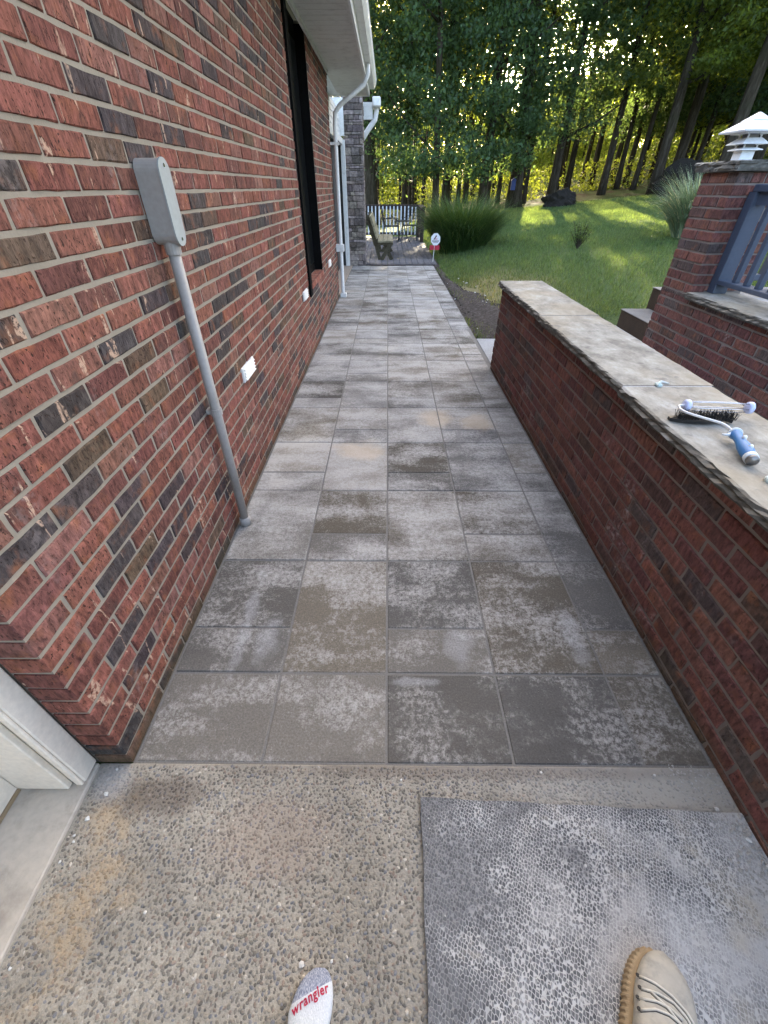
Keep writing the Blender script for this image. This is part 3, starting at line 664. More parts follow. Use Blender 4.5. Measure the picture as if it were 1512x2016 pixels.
for k in range(14):
    x = PX+.62+k*.13; mb = MB(); mb.box(x-.016, x+.016, 3.70, 3.732, .945, 1.456); mb.build('baluster', RAILP, rl2)

# lantern on the pillar cap
LZ = 1.618; lx, ly = 2.39, 3.70
lan = thing('pillar_lantern', 'white tiered pagoda lantern with pointed square roof standing on the pillar cap', 'lantern', (lx, ly, LZ))
LANW = paint('white_lantern_metal', (.72, .75, .78), .35, .12)
def frustum(mbx, z0, z1, a0, a1, cx=lx, cy=ly, mi=0):
    vs = [(cx-a0, cy-a0, z0), (cx+a0, cy-a0, z0), (cx+a0, cy+a0, z0), (cx-a0, cy+a0, z0), (cx-a1, cy-a1, z1), (cx+a1, cy-a1, z1), (cx+a1, cy+a1, z1), (cx-a1, cy+a1, z1)]
    mbx.add(vs, [(0, 3, 2, 1), (4, 5, 6, 7), (0, 1, 5, 4), (1, 2, 6, 5), (2, 3, 7, 6), (3, 0, 4, 7)], mi)
mb = MB(); frustum(mb, LZ, LZ+.006, .047, .047); frustum(mb, LZ+.0061, LZ+.054, .043, .043); mb.build('lantern_base', LANW, lan)
mb = MB(); frustum(mb, LZ+.0541, LZ+.059, .072, .070); frustum(mb, LZ+.0592, LZ+.068, .067, .046); mb.build('lower_tier', LANW, lan)
mb = MB(); frustum(mb, LZ+.084, LZ+.088, .088, .086); frustum(mb, LZ+.0882, LZ+.116, .084, .050); mb.build('upper_tier', LANW, lan)
mb = MB(); frustum(mb, LZ+.068, LZ+.138, .034, .034); mb.build('lamp_glass', M('frosted_lamp_glass', (.10, .10, .11), .15).m, lan)
for sx in (-1, 1):
    for sy in (-1, 1):
        mb = MB(); mb.box(lx+sx*.042-.004, lx+sx*.042+.004, ly+sy*.042-.004, ly+sy*.042+.004, LZ+.068, LZ+.138); mb.build('corner_post', LANW, lan)
mb = MB(); frustum(mb, LZ+.136, LZ+.142, .085, .085); frustum(mb, LZ+.1422, LZ+.150, .135, .137); frustum(mb, LZ+.1502, LZ+.200, .135, .058); frustum(mb, LZ+.2002, LZ+.206, .062, .056); frustum(mb, LZ+.2062, LZ+.242, .054, .004); mb.build('lantern_roof', LANW, lan)

# ---------------------------------------------------------------- objects on the cap
rol = thing('paint_roller_frame', 'blue handled paint roller frame with empty wire cage lying on the wall cap', 'paint roller', (1.2, 1.4, .80))
PALE = M('pale_blue_plastic', (.55, .60, .85), .35).m; BLUE = M('blue_rubber_grip', (.035, .17, .42), .5).m; PW = M('pale_white_grip', (.62, .68, .72), .4).m
c0, c1 = Vector((1.108, 1.457, .845)), Vector((1.325, 1.437, .845)); ax = (c1-c0).normalized()
for nm, c in (('end_cap', c0), ('end_cap', c1)):
    mb = MB(); mb.tube([c-ax*.010, c-ax*.006, c+ax*.006, c+ax*.012], [.017, .021, .021, .013], 18); mb.build(nm, PALE, rol, smooth=True)
mb = MB(); up = Vector((0, 0, 1)); sd_ = ax.cross(up)
for k in range(5):
    a = k*2*math.pi/5+.4; o = (up*math.cos(a)+sd_*math.sin(a)); mb.tube([c0+o*.015, c0+ax*.06+o*.0185, c1-ax*.06+o*.0185, c1+o*.015], .0017, 6)
mb.build('wire_cage', CHROME, rol, smooth=True)
mb = MB(); mb.tube([(1.110, 1.457, .845), (1.086, 1.458, .846), (1.073, 1.450, .846), (1.064, 1.42, .846), (1.070, 1.392, .846), (1.085, 1.372, .846), (1.148, 1.318, .842), (1.156, 1.304, .840), (1.162, 1.285, .835), (1.168, 1.262, .832)], .0042, 8); mb.build('bent_rod', STEELW, rol, smooth=True)
hd = Vector((1.166, 1.268, .832)); he = Vector((1.116, 1.098, .822)); hx = (he-hd)
prof = [(0, .010), (.04, .016), (.10, .017), (.2, .0135), (.32, .0135), (.5, .0185), (.7, .020), (.82, .018), (.84, .0175)]
mb = MB(); mb.tube([hd+hx*t for t, r in prof], [r for t, r in prof], 16); gr_ = mb.build('handle', BLUE, rol, smooth=True)
mb = MB(); mb.tube([hd+hx*t for t in (.835, .85, .93, .94)], [.0178, .0195, .0195, .018], 16); mb.build('end_ring', PW, rol, smooth=True); mb = MB(); mb.tube([hd+hx*-.03, hd+hx*.0, hd+hx*.05, hd+hx*.06], [.011, .019, .021, .0175], 16)
mb.tube([hd+hx*.02+Vector((-.012, .0, 0)), hd+hx*.08+Vector((-.026, 0, -.002)), hd+hx*.05+Vector((-.040, .004, -.004))], [.006, .005, .003], 8)
mb.build('thumb_guard', PW, rol, smooth=True)
for t in (.36, .68): mb = MB(); mb.tube([hd+hx*(t-.05)+Vector((.003, 0, .0155)), hd+hx*t+Vector((.003, 0, .0185)), hd+hx*(t+.06)+Vector((.003, 0, .0155))], [.003, .0075, .003], 10); mb.build('grip_inlay', PW, gr_, smooth=True)
mb = MB(); mb.tube([hd+hx*.941, hd+hx*1.0], [.0175, .0165], 16); mb.build('threaded_socket', M('dull_steel_socket', (.22, .21, .20), .4, .8).m, gr_, smooth=True)
BR = M('black_bristle', (.010, .010, .010), .6).m
bru = thing('scrub_brush', 'black scrub brush with stiff black bristles lying under the roller cage', 'brush', (1.16, 1.42, .80))
b0, b1 = Vector((1.040, 1.425, .806)), Vector((1.262, 1.405, .812)); bx_ = (b1-b0); by = Vector((.03, 1, 0)).normalized()
mb = MB(); npt = 14; vs = []; 
for i in range(npt+1):
    t = i/npt; wd = .003+.021*math.sin(math.pi*min(1, t*1.15+.02))**.6 if t < .87 else .021*(1-(t-.87)/.13)**.5+.004
    c = b0+bx_*t+Vector((0, -.006*math.sin(math.pi*t), 0))
    for (s_, zz) in ((-1, -.004), (1, -.004), (1, .007), (-1, .007)): vs.append(c+by*s_*wd+Vector((0, 0, zz+.001)))
fs = [(0, 1, 2, 3), tuple(npt*4+k for k in (3, 2, 1, 0))]
for i in range(npt):
    for k in range(4): k2 = (k+1) % 4; fs.append((i*4+k2, i*4+k, (i+1)*4+k, (i+1)*4+k2))
mb.add(vs, fs); mb.build('brush_block', paint('black_brush_block', (.014, .014, .015), .35, .2), bru)
mb = MB(); rd = random.Random(5)
for i in range(19):
    t = .12+.84*i/18
    for j in range(-2, 3):
        c = b0+bx_*t+by*j*.0075+Vector((0, -.004, .007))
        for q_ in range(5):
            d = Vector((rd.uniform(-.006, .006), rd.uniform(-.005, .005)+j*.002, .024+rd.uniform(-.003, .004))); e = c+Vector((rd.uniform(-.0025, .0025), rd.uniform(-.0025, .0025), 0)); mb.bar(e, e+d, .0007, 3, r2=.0005, cap=False)
mb.build('bristles', BR, bru)
def chip(name, loc, s, m, lab, cat, group=None, flat=.6, seed=0):
    rd = random.Random(seed); import bmesh
    bm = bmesh.new(); bmesh.ops.create_icosphere(bm, subdivisions=1, radius=1)
    for v in bm.verts: v.co = Vector((v.co.x*s*rd.uniform(.65, 1.2), v.co.y*s*rd.uniform(.65, 1.2), v.co.z*s*flat*rd.uniform(.7, 1.1)))
    me = bpy.data.meshes.new(name); bm.to_mesh(me); bm.free()
    o = meshobj(name, me, m, loc=(loc[0], loc[1], loc[2]+s*flat*.8)); o.rotation_euler = (0, 0, rd.uniform(0, 6)); return tag(o, lab, cat, group)
cl = MB(); cl.box(1.166, 1.187, 1.748, 1.778, .8, .812, bev=.003); cl.box(1.171, 1.182, 1.755, 1.771, .8121, .815, bev=.001); 
tag(cl.build('plastic_clip', M('pale_cyan_plastic', (.50, .62, .62), .3).m, loc=(0, 0, 0)), 'small pale square plastic spacer lying on the cap joint', 'clip')
tg = MB(); tg.tube([(1.19, 1.79, .803), (1.205, 1.797, .807), (1.225, 1.79, .804), (1.235, 1.783, .803)], [.004, .006, .004, .002], 6); tag(tg.build('torn_tab', M('white_tab_plastic', (.7, .7, .66), .5).m), 'small curled white scrap lying beside the square plastic spacer', 'scrap')
cup = MB(); cup.tube([(1.121, 1.020, .80), (1.121, 1.020, .812), (1.121, 1.020, .816)], [.014, .014, .010], 14); tag(cup.build('bottle_cap', M('white_plastic_cap', (.62, .70, .66), .4).m, smooth=True), 'round white plastic cap at the right edge of the wall cap', 'cap')

# ---------------------------------------------------------------- doormat, rubble, chips
me_o = MB(); cs = [(.109, .460), (1.062, .425), (1.075, -.6), (.085, -.6)]
n = 14; top = []; 
def lerp(a, b, t): return (a[0]+(b[0]-a[0])*t, a[1]+(b[1]-a[1])*t)
vs = []; fs = []
nn_ = 24
for i in range(nn_+1):
    for j in range(nn_+1):
        p = lerp(lerp(cs[3], cs[2], i/nn_), lerp(cs[0], cs[1], i/nn_), j/nn_)
        e = min(i, nn_-i, j, nn_-j); vs.append((p[0]+(.002*math.sin(j*1.3) if i in (0, nn_) else 0), p[1]+(.0015*math.sin(i*1.1) if j in (0, nn_) else 0), .0145+(.0 if e > 0 else -.001)+.0008*math.sin(i*.7)*math.cos(j*.6)))
W1 = nn_+1
for i in range(nn_):
    for j in range(nn_): fs.append((i*W1+j, (i+1)*W1+j, (i+1)*W1+j+1, i*W1+j+1))
b = len(vs); ring = [i*W1 for i in range(nn_+1)]+[nn_*W1+j for j in range(1, nn_+1)]+[i*W1+nn_ for i in range(nn_-1, -1, -1)]+[j for j in range(nn_-1, 0, -1)]
for k in ring: x, y, z = vs[k]; vs.append((x, y, .0005))
m_ = len(ring)
for k in range(m_): k2 = (k+1) % m_; fs.append((ring[k2], ring[k], b+k, b+k2))
me_o.add(vs, fs); tag(me_o.build('rubber_mat', MATM), 'dusty dark grey rubber doormat with small dimples at the foot of the photo', 'doormat')
# rubble along the right wall foot
rd = random.Random(77); mb = MB(); import bmesh
def lump(mbx, c, s, rd, mi=0):
    bm = bmesh.new(); bmesh.ops.create_icosphere(bm, subdivisions=1, radius=1)
    k = (rd.uniform(.6, 1.3), rd.uniform(.6, 1.3), rd.uniform(.4, .8)); a = rd.uniform(0, 6.28)
    vs = []
    for v in bm.verts:
        f = rd.uniform(.8, 1.15); x, y, z = v.co.x*k[0]*f*s, v.co.y*k[1]*f*s, v.co.z*k[2]*f*s; vs.append((c[0]+x*math.cos(a)-y*math.sin(a), c[1]+x*math.sin(a)+y*math.cos(a), max(.0003, c[2]+z)))
    mbx.add(vs, [[v.index for v in f.verts] for f in bm.faces], mi); bm.free()
for i in range(1500):
    y = rd.uniform(-.5, .42); x = 1.07-abs(rd.gauss(0, .055))+(.0 if y < .3 else 0.0)
    if x > 1.06: x = 1.05
    if x < .93: continue
    top_ = .0145 if x < 1.06-.0 and y < .42 else 0
    lump(mb, (x, y, top_+.001), rd.choice([.002, .003, .003, .004, .006]), rd)
for i in range(160): lump(mb, (rd.uniform(.9, 1.055), rd.uniform(.43, .56), .001), rd.choice([.002, .003, .004]), rd)
tag(mb.build('rubble', RUBBLE), 'loose grey mortar rubble along the foot of the right brick wall', 'rubble', kind='stuff')
CH = [(-.865, .533, 0), (-.862, .464, 0), (-.885, .40, 0), (-.90, .36, 0), (-.893, .345, 0), (-.905, .30, 0), (-.90, .10, 0), (-.2, .112, 0), (-.128, .118, 0), (1.0, .438, 0),
      (1.035, .36, .0145), (1.05, .30, .0145), (1.035, .26, .0145), (1.0, .235, .0145), (1.03, .19, .0145), (1.045, .12, .0145), (.93, .10, .0145), (.98, .13, .0145), (.90, .07, .0145), (.55, .30, .0145), (.42, .14, .0145), (-.55, .33, 0), (-.62, .2, 0), (.05, .51, 0), (.5, .535, 0), (.86, .53, 0)]
for i, (x, y, z) in enumerate(CH):
    s = (.0085 if i in (1, 2, 7, 9, 10, 11, 13, 14) else .0045)
    chip('stone_chip', (x, y, z), s, CHIP, 'small white stone chip lying loose on the concrete or the mat', 'stone', 'white stone chips scattered in the foreground', seed=i)
for i in range(22):
    y = rd.uniform(5.5, 9.5); x = rd.uniform(1.12, 1.6); chip('soil_pebble', (x, y, float(terr(x, y))+.02), rd.uniform(.01, .02), CHIP, 'small white pebble lying on the dark soil strip', 'stone', 'white pebbles on the soil strip', seed=100+i)

mb = MB(); rd = random.Random(41)
for i in range(900):
    y = rd.uniform(5.4, 11.3); x = 1.10+rd.random()*(.10+.55*math.exp(-((y-6.4)/2.1)**2)); lump(mb, (x, y, float(terr(x, y))+.022), rd.choice([.006, .009, .013, .02]), rd)
tag(mb.build('soil_clods', SOIL), 'loose dark clods of earth covering the soil strip beside the path', 'soil', kind='stuff')
# ---------------------------------------------------------------- photographer: sock foot and laced shoe
per = thing('person', 'person standing with one grey white socked foot and one beige laced shoe', 'person', (.2, -.3, 0))
def foot_loft(path, n=20):
    """path: list of (center xyz, half width vector, height, side exponent) -> closed loft"""
    vs = []; fs = []
    for (c, wv, h, zb) in path:
        c = Vector(c); wv = Vector(wv)
        for k in range(n):
            a = 2*math.pi*k/n; ca, sa = math.cos(a), math.sin(a)
            x = math.copysign(abs(ca)**.8, ca); z = math.copysign(abs(sa)**(.75 if sa > 0 else .45), sa)
            vs.append(c+wv*x+Vector((0, 0, zb+h/2+h/2*z)))
    m = len(path)
    for i in range(m-1):
        for k in range(n): k2 = (k+1) % n; fs.append((i*n+k, i*n+k2, (i+1)*n+k2, (i+1)*n+k))
    fs.append(tuple(range(n))[::-1]); fs.append(tuple((m-1)*n+k for k in range(n)))
    return vs, fs
# left foot in sock: heel at y=-.16, toes at y=.105
FX = -.160
def sock_sec(y):
    t = (y+.16)/.265
    hw = .030+.016*math.sin(min(1, t)*math.pi*.62); 
    if y > .02: hw = .0475*max(0.0, 1-((y-.02)/.088)**2.4)**.5+.001
    h = .095-.045*min(1, max(0, (y+.08)/.13)); 
    if y > .045: h *= max(.12, 1-((y-.045)/.062)**2.2)**.5
    cx = FX+(-.006 if y < .03 else -.006+.012*((y-.03)/.075))
    return cx, hw, h
ysec = [-.165, -.15, -.12, -.08, -.04, 0, .02, .035, .05, .062, .074, .084, .092, .098, .103, .106]
SOCKW = M('white_knit_sock', rough=.95, spec=.1)
o_ = SOCKW.xyz(); rib = SOCKW.noise(1, 2, .5, SOCKW.map((900, 160, 300)))
yb = SOCKW.ma('SUBTRACT', o_[1], SOCKW.ma('MULTIPLY', SOCKW.ma('SUBTRACT', o_[0], FX), .42))
greyp = SOCKW.mr(yb, .068, .0695)
knit = SOCKW.mix(SOCKW.mr(rib, .35, .65), (.16, .19, .28), (.46, .50, .60))
SOCKW.col(SOCKW.mix(greyp, SOCKW.mix(SOCKW.mr(SOCKW.noise(300, 3), .3, .7), (.60, .65, .70), (.72, .76, .80)), knit)); SOCKW.bump(rib, .002, 1)
path = []
for y in ysec: cx, hw, h = sock_sec(y); path.append(((cx, y, 0), (hw, 0, 0), h, .002))
vs, fs = foot_loft(path, 24); sk = MB(); sk.add(vs, fs)
sk.tube([(FX, -.115, .05), (FX, -.12, .10), (FX+.004, -.125, .2)], [.042, .038, .045], 16)
sko = sk.build('sock', SOCKW.m, per, smooth=True)
# lettering knitted across the toes
def text_mesh(body, size, font_shear=0):
    cu = bpy.data.curves.new('txt', 'FONT'); cu.body = body; cu.size = size; cu.offset = .0006; cu.resolution_u = 3; cu.space_character = 1.12
    ob = bpy.data.objects.new('txt', cu); C.objects.link(ob); dg = bpy.context.evaluated_depsgraph_get(); dg.update()
    me = bpy.data.meshes.new_from_object(ob.evaluated_get(dg)); bpy.data.objects.remove(ob); return me
me = text_mesh('wrangler', .0245); ang = .46
xsz = max(v.co.x for v in me.vertices)
# subdivide for drape
bm = bmesh.new(); bm.from_mesh(me); bmesh.ops.subdivide_edges(bm, edges=bm.edges[:], cuts=1); 
x_s, y_s = FX-.040, .030
for v in bm.verts:
    u, t_ = v.co.x/xsz*.084, v.co.y
    bow = .004*math.sin(math.pi*u/.084)
    x = x_s+u*math.cos(ang)-t_*math.sin(ang)*.8; y = y_s+u*math.sin(ang)+t_*math.cos(ang)+bow
    cx, hw, h = sock_sec(y); r = max(-1, min(1, (x-cx)/hw)); th_ = abs(r)**(1/.8); z = .002+h/2+h/2*(max(0, 1-th_*th_)**.5)**.75
    v.co = Vector((x, y, z+.0016))
bm.to_mesh(me); bm.free(); meshobj('lettering', me, M('red_sock_lettering', (.42, .02, .06), .8).m, sko, loc=(0, 0, 0))
# right foot in shoe (own frame: toe towards +Y, turned out)
ORG = Vector((.588, .016, .0145)); ROT = -RAD(27)
def to_local(x, y): v = Vector((x-ORG.x, y-ORG.y, 0)); v.rotate(Matrix.Rotation(-ROT, 3, 'Z')); return v.x, v.y
def shoe_sec(y):
    hw = .060
    if y > .03: hw = .062*max(0, 1-((y-.03)/.108)**2.5)**.5+.001
    elif y < -.05: hw = .060-.018*((-.05-y)/.10)
    return .006*math.sin(max(0, y)/.13*2.5), hw
def shoe_h(y):
    h = .050+.030*min(1, max(0, (.07-y)/.10))
    if y > .06: h *= max(.25, 1-((y-.06)/.082)**2.6)**.5
    return h
ysh = [-.155, -.15, -.13, -.09, -.05, -.01, .02, .04, .06, .08, .10, .112, .122, .129, .134, .1365]
SUEDE = paint('beige_suede_upper', (.50, .47, .40), .9, .75, spec=.1, dscale=34, dcol=(.30, .29, .27))
GUM = paint('tan_ribbed_sole', (.40, .30, .18), .75, .6, dscale=40, dcol=(.26, .18, .10))
def inplace(o): o.location = ORG-per.location; o.rotation_euler = (0, 0, ROT); o.scale = (1.12, 1.03, 1); return o
path = []
for y in ysh:
    cx, hw = shoe_sec(y); path.append(((cx+.003, y-.004, 0), (max(.002, hw-.010), 0, 0), shoe_h(y), .026))
vs, fs = foot_loft(path, 28); mb = MB(); mb.add(vs, fs); sh = inplace(mb.build('shoe', SUEDE, per, smooth=True))
def subpart(mb, name, m, smooth=False): return mb.build(name, m, sh, smooth, loc=(0, 0, 0))
out = [(shoe_sec(y)[0]-shoe_sec(y)[1]-.001, y) for y in ysh]+[(shoe_sec(y)[0]+shoe_sec(y)[1]+.001, y) for y in reversed(ysh)]
out2 = []
for i in range(len(out)):
    p, q = Vector(out[i]), Vector(out[(i+1) % len(out)]); k = max(1, int((q-p).length/.0026))
    for j in range(k): out2.append(p+(q-p)*j/k)
n = len(out2); vs = []
for li, (z, o) in enumerate(((.0, -.005), (.004, -.003), (.018, -.003), (.028, -.006), (.031, -.012))):
    for i, p in enumerate(out2):
        cx, hw = shoe_sec(p.y); d = Vector((p.x-cx, max(0, p.y-.03)*.9)); d = d.normalized() if d.length > 0 else d
        rb = .0013*(1 if (i//2) % 2 else -1) if li in (1, 2, 3) else 0
        vs.append((p.x+d.x*(o+rb), p.y+d.y*(o+rb), z))
mb = MB(); mb.add(vs, [(l*n+i, l*n+(i+1) % n, (l+1)*n+(i+1) % n, (l+1)*n+i) for l in range(4) for i in range(n)]+[tuple(range(n))[::-1], tuple(range(4*n, 5*n))]); subpart(mb, 'sole', GUM)
def shoe_top(x, y):
    cx, hw = shoe_sec(y+.004); hw -= .010; h = shoe_h(y+.004)
    r = max(-.97, min(.97, (x-cx-.003)/hw)); th_ = abs(r)**(1/.8); return .026+h/2+h/2*(max(0, 1-th_*th_)**.5)**.75
LACE = paint('beige_lace', (.72, .69, .60), .9, .2); SEAM = M('dark_stitched_seam', (.07, .065, .055), .9).m
laces = [((.580, .090), (.602, .080), (.624, .064), (.640, .044), (.648, .022)), ((.572, .072), (.598, .066), (.622, .054), (.636, .034), (.640, .012)), ((.562, .058), (.588, .055), (.610, .046), (.624, .032)), ((.554, .042), (.580, .044), (.602, .038), (.618, .026)), ((.586, .068), (.604, .048), (.614, .032), (.622, .012))]
def dens(L_):
    P = [to_local(*p) for p in L_]; o = []
    for a_, b_ in zip(P[:-1], P[1:]): o += [(a_[0]+(b_[0]-a_[0])*t/3, a_[1]+(b_[1]-a_[1])*t/3) for t in range(3)]
    return o+[P[-1]]
LL = [dens(L_) for L_ in laces]
for L_ in LL:
    mb = MB(); mb.tube([(x, y, shoe_top(x, y)+.0022) for x, y in L_], .0024, 6); subpart(mb, 'lace', LACE, True)
mb = MB()
for L_ in LL: mb.tube([(x-.0005, y-.0030, shoe_top(x, y-.0030)+.0002) for x, y in L_], .0010, 5)
for L_ in LL[:4]: x, y = L_[0]; mb.tube([(x-.003, y+.001, shoe_top(x, y)-.001), (x-.003, y+.001, shoe_top(x, y)+.0022)], [.0036, .003], 8)
subpart(mb, 'lace_stitching', SEAM)
mb = MB(); mb.tube([(0, -.050, .05), (0, -.048, .086), (0, -.047, .094), (0, -.047, .088), (0, -.047, .06)], [.050, .048, .046, .040, .038], 24, cap=False); subpart(mb, 'collar', paint('grey_collar', (.22, .21, .20), .9), True)
SX = .572
DK = M('dark_denim_trousers', (.02, .022, .03), .9).m
def skin_body():
    pts = [(.22, -.42, .95), (.30, -.40, .84), (.46, -.24, .47), (SX-.01, -.055, .12), (.13, -.40, .84), (-.02, -.26, .47), (FX, -.125, .12), (.22, -.42, 1.02)]
    ed = [(0, 1), (1, 2), (2, 3), (0, 4), (4, 5), (5, 6), (0, 7)]; r = [.12, .085, .058, .036, .085, .058, .036, .13]
    me = bpy.data.meshes.new('body'); me.from_pydata(pts, ed, []); o = meshobj('body', me, M('skin', (.45, .28, .2), .6).m, per)
    md = o.modifiers.new('Skin', 'SKIN'); me.skin_vertices[0].data[0].use_root = True
    for i, k in enumerate(r): me.skin_vertices[0].data[i].radius = (k, k)
    o.modifiers.new('Sub', 'SUBSURF').levels = 1
    return o
skin_body()
def trouser():
    mb = MB()
    for a, b_, c, d in (((.30, -.40, .86), (.46, -.25, .47), (SX-.012, -.072, .13), .07), ((.13, -.40, .86), (-.02, -.27, .47), (FX, -.155, .13), .07)):
        mb.tube([Vector(a)+Vector((0, 0, .1)), a, b_, c], [.11, .108, .078, .060], 16)
    return mb.build('trousers', DK, per, smooth=True)
trouser()

# ---------------------------------------------------------------- deck and its railing, bench, table and chairs
dk = thing('wooden_deck', 'weathered grey board deck at the far end of the paved path', 'deck', (0, 11.45, 0))
mb = MB()
x = -3.0
while x < 1.02: mb.box(x, x+.142, 11.455, 18.5, -.02, .022, bev=.003); x += .150
mb.box(x, x+.14, 11.455, 18.5, -.02, .022, bev=.003); mb.build('deck_boards', DECK, dk)
mb = MB(); mb.box(-3, 1.2, 11.44, 11.452, -.1, .018); mb.box(1.2, 1.22, 11.45, 18.5, -.2, .018); mb.box(-3, 1.2, 11.46, 18.45, -.3, -.03); mb.build('deck_frame', DARKW, dk)
dr_ = thing('deck_railing', 'dark brown deck railing with white balusters along the back of the deck', 'railing', (0, 18.4, .02))
mb = MB(); mb.box(-3, 1.22, 18.33, 18.47, .95, .99); mb.box(-3, 1.15, 18.38, 18.42, .85, .949); mb.box(1.08, 1.22, 16.5, 18.33, .951, .989); mb.box(1.13, 1.17, 16.6, 18.3, .85, .95); mb.build('top_rail', DARKW, dr_)
mb = MB(); mb.box(-3, 1.15, 18.38, 18.42, .08, .17); mb.box(1.13, 1.17, 16.6, 18.3, .08, .17); mb.build('bottom_rail', DARKW, dr_)
for p in ((1.13, 18.4), (1.13, 16.6), (-.9, 18.4), (-2.9, 18.4)):
    mb = MB(); mb.box(p[0]-.06, p[0]+.06, p[1]-.06, p[1]+.06, .022, .9495); mb.build('post', DARKW, dr_)
for k in range(30):
    x = -2.8+k*.131
    if min(abs(x-1.13), abs(x+.9)) < .08: continue
    mb = MB(); mb.box(x-.020, x+.020, 18.34, 18.378, .10, .945); mb.build('baluster', BALW, dr_)
for k in range(12):
    y = 16.8+k*.131; mb = MB(); mb.box(1.175, 1.21, y-.018, y+.018, .10, .945); mb.build('baluster', BALW, dr_)
# bench (faces +X, long side along the path)
bn = thing('garden_bench', 'weathered wooden plank bench on the deck facing the lawn', 'bench', (-.1, 13.1, .022))
for k in range(3):
    x0 = -.245+k*.125; mb = MB(); mb.box(x0, x0+.118, 12.15, 14.0, .40, .438, bev=.004); mb.build('seat_plank', WOODB, bn)
mb = MB()
bd = Vector((-.18, 0, .50)).normalized()
for k in range(2):
    a = Vector((-.285, 0, .47))+bd*(k*.25); b = a+bd*.235
    mb.add([(a.x, 12.15, a.z), (a.x, 14, a.z), (b.x, 14, b.z), (b.x, 12.15, b.z), (a.x+.04, 12.15, a.z+.012), (a.x+.04, 14, a.z+.012), (b.x+.04, 14, b.z+.012), (b.x+.04, 12.15, b.z+.012)], [(0, 1, 2, 3), (7, 6, 5, 4), (0, 4, 5, 1), (1, 5, 6, 2), (2, 6, 7, 3), (3, 7, 4, 0)])
mb.build('backrest', WOODB, bn)
BDK = wood('dark_bench_frame', (.045, .04, .025), (.12, .10, .065)).m
for yy in (12.22, 13.88):
    mb = MB(); mb.beam((.10, yy, .40), (-.16, yy, .024), .045, .09); mb.build('leg', BDK, bn)
    mb = MB(); mb.beam((-.10, yy+.046, .40), (.10, yy+.046, .024), .045, .09); mb.build('leg', BDK, bn)
    mb = MB(); mb.beam((-.27, yy+.001, .370), (.125, yy+.001, .370), .048, .058); mb.beam((-.30, yy+.05, .34), (-.50, yy+.05, .95), .04, .10); mb.beam((-.30, yy+.05, .36), (-.20, yy+.05, .024), .04, .08); mb.build('end_frame', BDK, bn)
def chair(loc, rz, lab):
    t = thing('patio_chair', lab, 'chair', loc, 'black wrought metal patio chairs', rz)
    mb = MB(); mb.tube([(-.24, -.24, .42), (.24, -.24, .42), (.24, .24, .42), (-.24, .24, .42), (-.24, -.24, .42)], .012, 6)
    for k in range(9): mb.bar((-.24+k*.06, -.24, .42), (-.24+k*.06, .24, .42), .007, 5)
    mb.build('seat', METALD, t, loc=(0, 0, 0))
    for sx in (-1, 1):
        mb = MB(); mb.tube([(sx*.24, -.24, .42), (sx*.26, -.27, 0)], .013, 6); mb.build('leg', METALD, t, loc=(0, 0, 0))
        mb = MB(); mb.tube([(sx*.24, .24, .42), (sx*.26, .28, 0)], .013, 6); mb.build('leg', METALD, t, loc=(0, 0, 0))
        mb = MB(); mb.tube([(sx*.24, .24, .42), (sx*.25, .26, .62), (sx*.27, 0, .64), (sx*.27, -.2, .62), (sx*.24, -.22, .42)], .012, 6); mb.build('armrest', METALD, t, loc=(0, 0, 0))
    mb = MB(); mb.tube([(-.23, .24, .42), (-.24, .32, .85), (-.12, .33, .93), (.12, .33, .93), (.24, .32, .85), (.23, .24, .42)], .013, 6)
    for k in range(7): x = -.17+k*.057; mb.bar((x, .26, .46), (x, .32, .90), .007, 5)
    for k in range(5): mb.bar((-.23, .265+k*.012, .52+k*.08), (.23, .265+k*.012, .52+k*.08), .006, 5)
    mb.build('backrest', METALD, t, loc=(0, 0, 0)); return t
chair((.12, 17.0, .022), 1.5, 'black lattice metal chair nearest the bench on the deck')
chair((.82, 17.35, .022), -.3, 'black slatted metal chair in the right corner of the deck')
tb = thing('patio_table', 'small round black metal table between the two deck chairs', 'table', (.50, 16.5, .022))
mb = MB(); mb.tube([(.50, 16.5, .60), (.50, 16.5, .62)], .27, 22); mb.build('table_top', METALD, tb)
for k in range(3):
    a = k*2.094+.3; mb = MB(); mb.tube([(.50, 16.5, .6), (.50+.08*math.cos(a), 16.5+.08*math.sin(a), .3), (.50+.25*math.cos(a), 16.5+.25*math.sin(a), .024)], .012, 6); mb.build('leg', METALD, tb)

# ---------------------------------------------------------------- yard sign
sg = thing('yard_sign', 'small white octagonal sign with red panel below on a thin white stake', 'sign', (1.125, 11.95, 0))
WS = M('white_sign_plastic', (.80, .80, .82), .4).m; RS = M('red_sign_plastic', (.45, .015, .045), .4).m; DS = M('dark_maroon_print', (.10, .02, .03), .6).m; KS = M('dark_print', (.05, .05, .06), .6).m
sx, sy = 1.125, 11.95
mb = MB(); mb.bar((sx-.005, sy+.012, -.02), (sx+.015, sy+.012, .42), .007, 8); mb.build('stake', WHITE, sg)
mb = MB(); r = .118; o8 = [(sx+.03+r*math.cos(RAD(22.5+45*k)), .47+.015+r*1.12*math.sin(RAD(22.5+45*k))) for k in range(8)]
mb.add([(x, y, z) for y in (sy, sy+.006) for x, z in o8], [tuple(range(8)), tuple(range(15, 7, -1))]+[((i+1) % 8, i, i+8, (i+1) % 8+8) for i in range(8)]); pn = mb.build('octagon_panel', WS, sg)
mb = MB(); mb.box(sx-.10, sx+.135, sy+.007, sy+.012, .268, .365, bev=.001); mb.build('red_panel', RS, sg)
